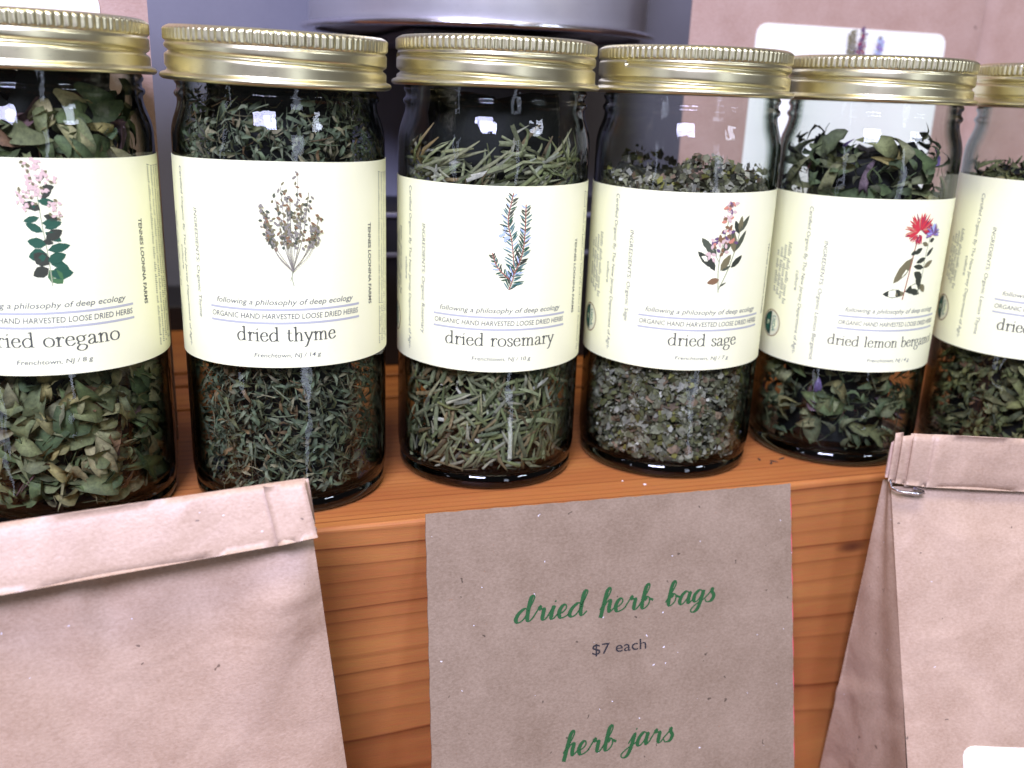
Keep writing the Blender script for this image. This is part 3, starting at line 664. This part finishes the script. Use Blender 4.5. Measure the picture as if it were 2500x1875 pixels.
def herb_thing(label, jar, pieces, palette, n, ztop, corec, seed, corez=None, big=None, nbig=0, bigpal=None, corer=2.3, pname='leaf', big_z=None, big_r=(2.65, 2.93), big_tilt=.35, **kw):
    x, y = BODY[jar][1:3]; face = math.atan2(-2.59-x, -(-30.93-y))
    h = empty('dried_herb', label, 'dried herb', (x, y, 0), 'herbs filling the jars')
    V, Fc, T = fill(pieces, palette, n, .65, ztop, seed=seed, facing=face, **kw)
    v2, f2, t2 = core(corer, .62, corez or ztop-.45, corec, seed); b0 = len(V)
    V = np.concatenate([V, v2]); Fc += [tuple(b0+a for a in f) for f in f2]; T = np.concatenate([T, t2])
    o = link_mesh('leaves_and_shade_core', V, Fc, M['herb'], h, tint=T, smooth=True); o['kind'] = 'stuff'  # leaf pieces joined with the dark shade cylinder
    if big:
        rg = np.random.default_rng(seed+50); datas = []
        for q, (pv, pf) in enumerate(big):
            c = np.array(bigpal[q % len(bigpal)])
            tn = np.tile(c, (len(pv), 1))*1.0
            if len(pv) % 3 == 0: tn *= .6; tn[1::3] *= 1.8; tn[::3] *= 1.15   # pale midrib
            oo = link_mesh(pname, pv, pf, M['herb'], None, tint=tn, smooth=True); datas.append(oo.data); bpy.data.objects.remove(oo)
        zr = big_z or (.85, ztop-.1)
        for q in range(nbig):
            th = face+rg.uniform(-1.45, 1.45); r = rg.uniform(*big_r); z = rg.uniform(*zr)
            if 5.3 < z < 9.6: z = rg.choice([rg.uniform(1.1, 4.6), rg.uniform(9.8, zr[1])], p=[.7, .3])
            c = (r*math.sin(th), -r*math.cos(th), z)
            if z > 11.6: c = (c[0]*.85, c[1]*.85, z)
            Rm = Matrix(orient((c[0], c[1], .001), (rg.normal(.5, .4) if z > 9.5 else kw['yawf'](rg)) if kw.get('yawf') else rg.uniform(0, 6.28), (rg.normal(0, big_tilt*.6), rg.normal(0, big_tilt))).tolist())
            oo = bpy.data.objects.new(pname, datas[rg.integers(len(datas))]); col.objects.link(oo); oo.parent = h
            s_ = rg.uniform(.75, 1.2)
            di = rg.integers(len(datas)); vv = (big[di][0]*s_) @ np.array(Rm).T + np.array(c); ex_ = max(0, np.hypot(vv[:, 0], vv[:, 1]).max()-(3.08 if z < 11.5 else 2.85))
            rr_ = math.hypot(c[0], c[1]); c = (c[0]*(rr_-ex_)/rr_, c[1]*(rr_-ex_)/rr_, max(z, z+.66-vv[:, 2].min()) if vv[:, 2].min() < .66 else z); oo.data = datas[di]
            mm = Rm.to_4x4() @ Matrix.Scale(s_, 4); mm.translation = Vector(c)*CM; oo.matrix_local = mm
    return h
big_leaf = [leaf_piece(L_*1.15, W*.85, c_*1.5, t_*1.5, 8, fo*2+.15, no*1.6) for L_, W, c_, t_, fo, no in ((1.3, .85, .5, .6, .3, 1), (1.1, .65, .9, -.8, .5, 1), (1.5, .95, .3, .3, .2, 1), (.9, .55, 1.0, 1.2, .7, 1), (1.2, .5, 1.3, -1.4, .9, 1), (1.0, .8, .2, .2, .35, 1))]
big_pal = [(.19, .24, .13), (.28, .31, .19), (.11, .17, .08), (.30, .29, .14), (.13, .2, .10), (.38, .39, .27)]
mid_leaf = [leaf_piece(L_, W, c_, t_, 4, .5, 1) for L_, W, c_, t_ in ((.7, .3, .9, 1), (.55, .28, .6, -.8), (.8, .25, 1.2, 1.5), (.4, .25, .5, .5))]
small_leaf = [leaf_piece(L_*1.25, W*1.25, c_, t_, 3, .6, 0) for L_, W, c_, t_ in ((.42, .13, 1.0, .8), (.34, .11, .5, -.6), (.5, .10, 1.3, .4), (.28, .12, .8, 1.2))]
stemp = [needle_piece(.9, .035, .2), needle_piece(.6, .03, -.3)]
needles = [needle_piece(L_, .13, c_) for L_, c_ in ((1.3, .2), (1.7, .35), (1.0, -.15), (1.5, .5), (.7, .1), (2.0, .25))]
chips = [chip_piece(s_) for s_ in (.26, .2, .15, .3, .17, .12)]+[leaf_piece(.34, .2, .5, .6, 2, .4, 1)]
herb_thing('large curled green oregano leaves inside the leftmost jar', 0, mid_leaf+big_leaf+stemp, [((.16, .20, .11), 4), ((.10, .15, .07), 3), ((.27, .27, .17), 2), ((.22, .14, .09), .8), ((.15, .09, .11), .4)], 650, 12.6, (.006, .008, .005), 11, 13.2, big_leaf, 140, big_pal, zvar=.5, tilt=.7, rmax=2.7)
herb_thing('fine dark green thyme sprigs inside the second jar from the left', 1, small_leaf+small_leaf+stemp, [((.13, .18, .12), 4), ((.20, .24, .18), 2.5), ((.28, .27, .19), 1.5), ((.12, .14, .07), 2), ((.22, .15, .08), .7)], 4600, 12.9, (.004, .006, .004), 12, 13.3, tilt=.6, zvar=.35)
yl = lambda rg: rg.normal(1.0, .75) if rg.random() < .65 else rg.uniform(0, 3.14)
herb_thing('long pale green rosemary needles inside the middle jar', 2, needles+needles+stemp, [((.24, .28, .18), 4), ((.16, .20, .10), 2.5), ((.36, .39, .34), 1.5), ((.20, .16, .09), 1.5), ((.55, .58, .58), .35)], 1200, 11.6, (.006, .008, .005), 13, 13.0, needles, 230, [(.28, .33, .21), (.20, .25, .12), (.40, .44, .38), (.25, .21, .12), (.22, .28, .17), (.34, .37, .26)], pname='needle', yawf=yl, zvar=.5, big_tilt=.25, big_r=(2.7, 2.98))
herb_thing('crumbled grey green sage flakes inside the fourth jar', 3, chips, [((.18, .205, .16), 4), ((.28, .31, .30), 2.6), ((.11, .13, .07), 2.2), ((.20, .22, .07), .6), ((.19, .15, .12), .8), ((.50, .56, .60), .5)], 13000, 11.0, (.03, .035, .025), 14,  corer=2.55, tilt=.7, zvar=.55, rmin=2.5)
herb_thing('loose green bergamot leaves and purple petals inside the jar with the red flower label', 4, mid_leaf+stemp, [((.12, .17, .09), 4), ((.22, .25, .15), 2.5), ((.09, .10, .06), 2), ((.30, .22, .60), .22), ((.25, .06, .10), .15)], 900, 12.0, (.005, .006, .004), 25, None, big_leaf, 70, big_pal[:4]+[(.20, .15, .22), (.14, .18, .10)], zvar=.6, corer=2.1, tilt=.7)
herb_thing('small curled olive green leaves inside the jar at the right frame edge', 5, mid_leaf+small_leaf, [((.16, .19, .08), 4), ((.24, .25, .13), 2.5), ((.10, .12, .06), 2), ((.16, .09, .05), .8)], 2000, 11.4, (.005, .006, .004), 16, None, [leaf_piece(.9, .3, .9, .9, 5, .6, 1), leaf_piece(.75, .32, .6, -1.1, 5, .5, 1), leaf_piece(1.0, .26, 1.2, 1.3, 5, .7, 1)], 120, [(.20, .23, .10), (.28, .28, .15), (.14, .17, .08)], tilt=.6)

# ------------------------------------------------------------------ paper bags
def quad_panel(mb, A_, B_, C_, D_, nu, nv, disp=None, mi=0, thick=0.0):
    """A bottom-left, B bottom-right, C top-right, D top-left seen from outside"""
    A_, B_, C_, D_ = [np.array(p, float) for p in (A_, B_, C_, D_)]
    n = np.cross(B_-A_, D_-A_); n /= np.linalg.norm(n)
    v = []; f = []
    for j in range(nv+1):
        for i in range(nu+1):
            u, w_ = i/nu, j/nv
            p = (A_*(1-u)+B_*u)*(1-w_)+(D_*(1-u)+C_*u)*w_
            if disp: p = p+n*disp(u, w_)
            v.append(p)
    for j in range(nv):
        for i in range(nu):
            q = j*(nu+1)+i; f.append((q, q+1, q+nu+2, q+nu+1))
    mb.add(v, f, mi); return n
def slab(mb, A_, B_, C_, D_, t, nu=12, nv=3, wob=.02, seed=1):
    rg = random.Random(seed); ph = [rg.uniform(0, 6) for _ in range(4)]
    fn = lambda u, w_: t/2+wob*(math.sin(5*u+ph[0])+.5*math.sin(13*u+ph[1]))*(1-.5*w_)-t*.45*max(0, abs(w_-.5)*2-.6)/.4
    A_, B_, C_, D_ = [np.array(p, float) for p in (A_, B_, C_, D_)]
    quad_panel(mb, A_, B_, C_, D_, nu, 8, fn)
    fb = lambda u, w_: t/2-wob*(math.sin(5*u+ph[0])+.5*math.sin(13*u+ph[1]))*(1-.5*w_)-t*.45*max(0, abs(w_-.5)*2-.6)/.4
    quad_panel(mb, B_, A_, D_, C_, nu, 8, fb)
    # close the rim
    k = 9*(nu+1); b0 = mb.n-2*k
    def idx(face, i, j): return b0+face*k+j*(nu+1)+i
    for i in range(nu):
        for j in (0, 8):
            q = (idx(0, i, j), idx(0, i+1, j), idx(1, nu-i-1, j), idx(1, nu-i, j))
            mb.f.append(list(q)); mb.m.append(0)
    for j in range(8):
        for i in (0, nu):
            q = (idx(0, i, j), idx(0, i, j+1), idx(1, nu-i, j+1), idx(1, nu-i, j)); mb.f.append(list(q)); mb.m.append(0)

def crease(u, w_, u0, w0, du, dw, h, s_):
    """a straight soft ridge through (u0, w0)"""
    L_ = math.hypot(du, dw); d = abs((u-u0)*dw-(w_-w0)*du)/L_; t = ((u-u0)*du+(w_-w0)*dw)/(L_*L_)
    return h*math.exp(-(d/s_)**2)*max(0, min(1, 1-t))*max(0, min(1, 1+t*2.5))
# -- front left bag, local frame rolled 4.2 degrees
b1 = empty('paper_bag', 'brown kraft paper bag with folded top, front left of the pine shelf', 'paper bag', (-.3, -6.0, 3.0), 'brown kraft herb bags')
b1.rotation_euler = (0, D(-4.2), 0)
def d1(u, w_):
    x = u*15
    v = .6*math.sin(math.pi*u)**.6*math.sin(math.pi*min(1, w_))**1.7
    v += crease(u, w_, .62, .985, -.05, -.28, -.45, .045)+crease(u, w_, .585, .98, .02, -.3, .42, .035)
    v += crease(u, w_, .98, .97, -.18, -.3, .5, .06)+crease(u, w_, .80, 1.0, .03, -.25, -.12, .07)
    v += crease(u, w_, .40, .98, .06, -.35, .32, .07)+crease(u, w_, .9, .55, .12, -.1, .12, .04)+crease(u, w_, .55, .45, .2, -.16, -.10, .05)
    v += .10*math.sin(9*u+3*w_)*math.sin(5*w_+1)+.04*math.sin(21*u-6*w_)*math.sin(13*w_+2)+.02*math.sin(31*u+17*w_)
    return v*min(1, (1-w_)*9+.02)
mb = MB()
T0 = -1.45
quad_panel(mb, (-15.2, -.95, -19), (.5, -.95, -19), (0, 0, T0), (-15, 0, T0), 90, 110, d1)
quad_panel(mb, (.5, -.95, -19), (.5, 2.9, -19), (0, .35, T0), (0, 0, T0), 10, 40, lambda u, w_: -.5*math.sin(math.pi*u)*(1-w_*.6)+.03*math.sin(20*w_))
quad_panel(mb, (-15.2, 2.9, -19), (-15.2, -.95, -19), (-15, 0, T0), (-15, .35, T0), 10, 20, lambda u, w_: -.5*math.sin(math.pi*u))
quad_panel(mb, (.5, 2.9, -19), (-15.2, 2.9, -19), (-15, .35, T0), (0, .35, T0), 20, 30)
body1 = mb.obj('body', M['kraft'], b1, smooth=True)
mb = MB(); slab(mb, (-15.05, -.95, -1.62), (-.02, -.62, -1.56), (-.02, -.02, .02), (-15.05, -.02, .04), .13, 40, wob=.022, seed=3); mb.obj('folded_top', M['kraft'], b1, smooth=True)
mb = MB(); slab(mb, (-.95, -.80, -1.50), (.10, -.76, -1.46), (-.06, -.17, .0), (-1.15, -.17, .03), .05, 6, wob=.012, seed=5); mb.obj('fold_layer', M['kraft'], b1, smooth=True)
mb = MB(); slab(mb, (-.5, -.0, -1.50), (.14, .10, -1.45), (.08, .14, -.08), (-.5, .08, -.02), .07, 6, wob=.012, seed=6); mb.obj('fold_layer', M['kraft'], b1, smooth=True)
mb = MB(); slab(mb, (-.40, -.36, -1.50), (.12, -.30, -1.50), (.12, -.30, -1.36), (-.40, -.36, -1.34), .06, 8, wob=.03, seed=9); mb.obj('tie_end', M['crumb'] if False else M['kraft_back'], b1, smooth=True)

# -- front right bag from its corner points
b2 = empty('paper_bag', 'brown kraft paper bag with wire tie and white sticker, front right of the shelf', 'paper bag', (19.95, -5.0, 2.5), 'brown kraft herb bags')
o2 = np.array((19.95, -5.0, 2.5))
wdir = np.array((.975, -.21, -.045)); wdir /= np.linalg.norm(wdir); Wd = 14.0
def loc2(p): return np.array(p, float)-o2
FL = loc2((20.12, -4.95, .45)); FLb = loc2((20.5, -9.9, -16)); BLb = loc2((20.35, -3.15, -16)); BL = loc2((20.2, -4.45, .5)); 
def d2(u, w_):
    v = .55*math.sin(math.pi*min(1, u*1.1))**.7*math.sin(math.pi*w_)**.8
    v += .05*math.sin(8*u+2*w_+1)*math.sin(6*w_)+.025*math.sin(19*u-7*w_)+crease(u, w_, .15, .97, .1, -.2, .12, .05)+crease(u, w_, .45, .99, -.05, -.25, -.1, .06)
    return v*min(1, (1-w_)*10+.02)
mb = MB()
quad_panel(mb, FLb, FLb+wdir*Wd, FL+wdir*Wd, FL, 80, 100, d2)
def dg(u, w_):
    v = -.12*math.sin(math.pi*u)*(1-w_*.5)
    v += .10*math.exp(-((w_-.47-.10*(u-.3))/.025)**2)*max(0, 1-u*1.6)-.10*math.exp(-((w_-.52-.10*(u-.3))/.05)**2)*max(0, 1-u*1.2)+.03*math.sin(11*u+8*w_)
    return v
quad_panel(mb, BLb, FLb, FL, BL, 24, 90, dg)
quad_panel(mb, FLb+wdir*Wd, BLb+wdir*Wd, BL+wdir*Wd, FL+wdir*Wd, 4, 12)
quad_panel(mb, BLb+wdir*Wd, BLb, BL, BL+wdir*Wd, 10, 12)
mb.obj('body', M['kraft'], b2, smooth=True)
def P2(a, b_, c_):   # along width, outwards, up   (outwards = towards the viewer)
    outw = np.array((-wdir[1], wdir[0], 0)); outw = -outw/np.linalg.norm(outw); upv = (loc2((19.95, -5, 2.5))-FL); upv /= np.linalg.norm(upv)
    return wdir*a+outw*b_+np.array((0, 0, 1.))*c_
mb = MB(); slab(mb, P2(1.15, .17, -1.92), P2(14.2, .17, -2.02), P2(14.2, .05, .0), P2(1.35, .05, .02), .12, 40, wob=.02, seed=11); mb.obj('folded_top', M['kraft'], b2, smooth=True)
mb = MB(); slab(mb, P2(.55, .08, -1.96), P2(14.0, .0, -1.96), P2(14.0, -.06, -.05), P2(.55, -.04, -.02), .12, 40, wob=.012, seed=12); mb.obj('folded_top', M['kraft'], b2, smooth=True)
for q, (a, b_) in enumerate(((.22, .62), (.02, .3), (.55, 1.3))):
    mb = MB(); o_ = (.03, -.12, .15)[q]; slab(mb, P2(a, o_+.03, -1.86), P2(b_, o_+.05, -1.9), P2(b_+.02, o_, -.05+.03*q), P2(a+.02, o_-.02, -.12+.05*q), .06, 6, wob=.01, seed=13+q); mb.obj('fold_layer', M['kraft'], b2, smooth=True)
mb = MB(); slab(mb, P2(-.12, -.05, -1.7), P2(.2, -.25, -1.8), P2(.25, -.3, -.3), P2(-.02, -.2, -.45), .06, 6, wob=.03, seed=18); mb.obj('fold_layer', M['kraft_back'], b2, smooth=True)
def tube(mb, pts, r, n=8):
    pts = [np.array(p, float) for p in pts]; v = []; f = []
    for i, p in enumerate(pts):
        d = pts[min(i+1, len(pts)-1)]-pts[max(i-1, 0)]; d /= np.linalg.norm(d)
        a = np.cross(d, (0, .3, 1)); a /= np.linalg.norm(a); b_ = np.cross(d, a)
        for k in range(n):
            t = 2*math.pi*k/n; v.append(p+r*(a*math.cos(t)*1.5+b_*math.sin(t)*.7))
    for i in range(len(pts)-1):
        for k in range(n): f.append((i*n+k, i*n+(k+1) % n, (i+1)*n+(k+1) % n, (i+1)*n+k))
    mb.add(v, f)
mb = MB(); tube(mb, [P2(.0, .10, -1.72), P2(.02, .18, -1.98), P2(.25, .27, -2.08), P2(.6, .29, -2.10), P2(.95, .29, -2.14), P2(1.2, .28, -2.10), P2(1.22, .22, -2.0), P2(.9, .24, -1.95)], .075); mb.obj('wire_tie', M['wire'], b2, smooth=True)

def rounded(x0, y0, x1, y1, r, n=6):
    P = []
    for cx, cy_, a0 in ((x1-r, y1-r, 0), (x0+r, y1-r, 90), (x0+r, y0+r, 180), (x1-r, y0+r, 270)):
        for k in range(n+1):
            a = D(a0+90*k/n); P.append((cx+r*math.cos(a), cy_+r*math.sin(a)))
    return P
def flat_sticker(name, mat, parent, origin, ex, ey, x0, y0, x1, y1, r, th=.02, bulge=None):
    origin, ex, ey = [np.array(a, float) for a in (origin, ex, ey)]; n = np.cross(ex, ey)
    # grid clipped to rounded rect: rows
    mb = MB(); rows = 24; v = []; f = []; nu = 24
    for j in range(rows+1):
        y = y0+(y1-y0)*(.5-.5*math.cos(math.pi*j/rows)); dy = max(0, r-min(y-y0, y1-y)); ins = r-math.sqrt(max(0, r*r-dy*dy))
        for i in range(nu+1):
            x = x0+ins+(x1-x0-2*ins)*i/nu; p = origin+ex*x+ey*y+n*(th+(bulge(x, y) if bulge else 0)); v.append(p)
    for j in range(rows):
        for i in range(nu): q = j*(nu+1)+i; f.append((q, q+1, q+nu+2, q+nu+1))
    mb.add(v, f); b0 = len(v)
    mb.add([np.array(p)-n*th*.9 for p in v], [t[::-1] for t in f])
    rim = [i for i in range(nu+1)]+[j*(nu+1)+nu for j in range(1, rows+1)]+[rows*(nu+1)+i for i in range(nu-1, -1, -1)]+[j*(nu+1) for j in range(rows-1, 0, -1)]
    for a, b_ in zip(rim, rim[1:]+rim[:1]): mb.f.append([b_, a, a+b0, b_+b0]); mb.m.append(0)
    return mb.obj(name, mat, parent)
# sticker low on the front right bag (plane of the front panel)
upf = (FL-FLb)/np.linalg.norm(FL-FLb)
def fp(u, w_): return FLb*(1-w_)+FL*w_+wdir*Wd*u
Lf = np.linalg.norm(FL-FLb)
flat_sticker('sticker', M['sticker'], b2, FLb, wdir, upf, 1.95, 2.0, 11.5, 8.0, .45, .03, lambda x, y: d2(x/Wd, y/Lf))

# -- bags behind the jars
def back_bag(label, x0, x1, y, dep, h, st=None, lean=.0, seed=1):
    b_ = empty('paper_bag', label, 'paper bag', ((x0+x1)/2, y, 0), 'brown kraft herb bags'); hw = (x1-x0)/2
    rg = random.Random(seed); ph = [rg.uniform(0, 6) for _ in range(5)]
    dd = lambda u, w_: .25*math.sin(math.pi*u)**.6*math.sin(math.pi*w_)+.06*math.sin(7*u+ph[0]+4*w_)*math.sin(5*w_+ph[1])+.05*math.exp(-((u-.08)/.02)**2)
    mb = MB()
    quad_panel(mb, (-hw, 0, 0), (hw, 0, 0), (hw, lean, h), (-hw, lean, h), 40, 40, dd)
    k = dep*.62 if x0 > 0 else .3
    quad_panel(mb, (hw, 0, 0), (hw-.3, dep, 0), (hw-.3, dep*.7, h), (hw, lean, h), 6, 20, lambda u, w_: -.3*math.sin(math.pi*u))
    quad_panel(mb, (-hw+k, dep, 0), (-hw, 0, 0), (-hw, lean, h), (-hw+k, dep*.7, h), 6, 20, lambda u, w_: -.3*math.sin(math.pi*u))
    quad_panel(mb, (hw-.3, dep, 0), (-hw+k, dep, 0), (-hw+k, dep*.7, h), (hw-.3, dep*.7, h), 6, 6)
    mb.obj('body', M['kraft_back'], b_, smooth=True)
    mb = MB(); slab(mb, (-hw-.1, lean-.25, h-2.2), (hw+.1, lean-.25, h-2.2), (hw+.1, lean-.1, h+.1), (-hw-.1, lean-.1, h+.1), .15, 20); mb.obj('folded_top', M['kraft_back'], b_, smooth=True)
    if st:
        sx0, sx1, sz0, sz1 = st
        s_ = flat_sticker('sticker', M['sticker'], b_, (0, 0, 0), (1, 0, 0), (0, 0, 1), sx0-(x0+x1)/2, sz0, sx1-(x0+x1)/2, sz1, .55, .03, lambda x, z: max(dd((x+hw)/(2*hw), z/h), 0)+.02)
        return b_, s_
    return b_, None
b3, s3 = back_bag('brown kraft bag with white sticker, behind the oregano jar at upper left', -20.5, -3.93, 6.2, 6.5, 24, (-17.5, -5.42, 12.4, 16.0), seed=2)
b4, s4 = back_bag('tall brown kraft bag with lavender print sticker, behind the sage and bergamot jars', 19.36, 35.7, 12, 9, 27, (22.7, 33.55, 8.0, 16.75), seed=4)
b5, s5 = back_bag('brown kraft bag at the upper right corner, beside the lavender print bag', 36.35, 52, 13.2, 8, 26, None, seed=6)
S = print_plant('lavender'); cols = sorted({s[3] for s in S}); mb = MB()
for V, f_, l, c in S: mb.add([(p[0]*.95+28.4-27.53, -.38-l*.004, p[1]*.62+15.35) for p in V], f_, cols.index(c))
mb.obj('printed_plant', [M['p_'+c] for c in cols], s4)

# ------------------------------------------------------------------ hanging sign card
P0 = np.array((3.70, -3.17, .27)); exc = np.array((.99991, 0, -.0133)); dnc = np.array((-.0127, -.3110, -.9503)); nc = np.cross(exc, dnc); nc /= np.linalg.norm(nc)
nout = nc if nc[1] < 0 else -nc
sign = empty('price_sign', 'brown card sign with green script pricing dried herb bags, below the rosemary and sage jars', 'sign', tuple(P0))
def cp_(u, v, o=0): 
    wav = .05*math.sin(u*.5+.6)*math.sin(v*.25)
    return exc*u+dnc*v+nout*(o+wav)
def card(name, mat, u0, u1, v0, v1, o0, th, tr=0, rough_=.012, seed=1, slant=0):
    rg = random.Random(seed); nu, nv = 40, 48; v = []; f = []
    for side in (0, 1):
        for j in range(nv+1):
            for i in range(nu+1):
                u = u0+(u1-u0)*i/nu; vv = v0+(v1-v0)*j/nv+tr*i/nu
                u += slant*j/nv*(1-2*i/nu)
                if i in (0, nu): u += math.sin(j*1.7+seed)*rough_
                if j in (0, nv): vv += math.sin(i*2.3+seed)*rough_
                v.append(cp_(u, vv, o0+(th if side else 0)))
    k = (nu+1)*(nv+1)
    for j in range(nv):
        for i in range(nu):
            q = j*(nu+1)+i; f.append((k+q, k+q+1, k+q+nu+2, k+q+nu+1)); f.append((q, q+nu+1, q+nu+2, q+1))
    rim = [i for i in range(nu+1)]+[j*(nu+1)+nu for j in range(1, nv+1)]+[nv*(nu+1)+i for i in range(nu-1, -1, -1)]+[j*(nu+1) for j in range(nv-1, 0, -1)]
    for a, b_ in zip(rim, rim[1:]+rim[:1]): f.append((b_, a, a+k, b_+k))
    return link_mesh(name, v, f, mat, sign)
cf = card('card_face', M['card'], -.02, 13.47, 0, 16.2, .03, .05)
mb = None
for p_ in (card('card_backing', M['red_card'], .02, 13.53, .09, 16.1, -.04, .05, seed=3),): pass
# slight taper of the card towards its foot, as it hangs a little twisted
for o_ in sign.children:
    for v_ in o_.data.vertices:
        c_ = np.array(v_.co)/CM; vv = c_@dnc; uu = c_@exc
        k_ = -.0356*vv+(-.0267*vv)*(uu/13.47)
        v_.co = Vector((c_+exc*(k_*.62))*CM)
def flat_on_card(name, shapes, mat, u, v, rot=0):
    mb = MB(); c, s = math.cos(D(rot)), math.sin(D(rot))
    for V, f, l in [x[:3] for x in shapes]:
        pts = []
        for (a, b_) in V:
            uu, vv = u+a*c-b_*s, v-(a*s+b_*c); k_ = (-.0356*vv+(-.0267*vv)*(uu/13.47))*.62
            pts.append(cp_(uu+k_, vv, .088+l*.0012))
        mb.add(pts, f)
    return mb.obj(name, mat, cf)
sh, tw = stroke_text('dried herb bags', SCRIPT, .44, .33, .09, shear=.25, width=7.45)
flat_on_card('lettering', sh, M['green_ink'], 6.60, 3.86, -.6)
sh, tw = stroke_text('herb jars', SCRIPT, .44, .33, .09, shear=.25, width=4.15)
flat_on_card('lettering', sh, M['green_ink'], 6.55, 8.52, -1.2)
flat_on_card('lettering', font_text('$7 each', .36, 0, .0, 2.03), M['black_ink'], 6.65, 5.24, -.8)
flat_on_card('lettering', font_text('each', .36, 0, .0, 1.25), M['black_ink'], 6.98, 9.80, -.8)

# ------------------------------------------------------------------ crumbs on the shelf
cg = 'crumbs of dried herb on the shelf'
def crumb(x, y, z, s_, mat, lab, cat='crumb', long=1.0, ang=0.0, group=None):
    mb = MB(); v = []; f = []; rg = random.Random(int(x*100)); n = 7
    for j in range(4):
        t = j/3; rr = math.sin(math.pi*(.12+.76*t))
        for i in range(n):
            a = 2*math.pi*i/n; k = rg.uniform(.75, 1.2)
            v.append((rr*math.cos(a)*s_*long*k, rr*math.sin(a)*s_*k, s_*(t-.0)*.9))
    for j in range(3):
        for i in range(n): f.append((j*n+i, j*n+(i+1) % n, (j+1)*n+(i+1) % n, (j+1)*n+i))
    f += [tuple(range(n))[::-1], tuple(range(3*n, 4*n))]
    mb.add(v, f); o = mb.obj('crumb', mat); o.location = Vector((x, y, z))*CM; o.rotation_euler = (0, 0, D(ang)); tag(o, lab, cat, group); return o
crumb(12.0, -1.95, 0.0, .055, M['crumb_white'], 'larger white crumb on the shelf in front of the sage jar', long=1.3)
crumb(11.35, -1.45, 0.0, .035, M['crumb_white'], 'smaller white crumb beside the foot of the sage jar')
for k, (x, y, a, lg) in enumerate(((17.75, -1.05, 50, 4.5), (17.95, -.9, -40, 3.5), (18.45, -.7, 20, 4), (17.5, -.6, 80, 3))):
    crumb(x, y, 0.0, .045, M['crumb'], ('long dark stem crumb leaning right, between the sage and bergamot jars', 'dark crumb crossing the long stem crumb between sage and bergamot jars', 'dark crumb nearest the foot of the bergamot jar', 'dark crumb nearest the foot of the sage jar')[k], long=lg, ang=a, group=cg)
o = crumb(-.02, -3.06, -.62, .045, M['crumb'], 'tiny dark speck on the shelf front beside the left bag', long=1.8, ang=10)
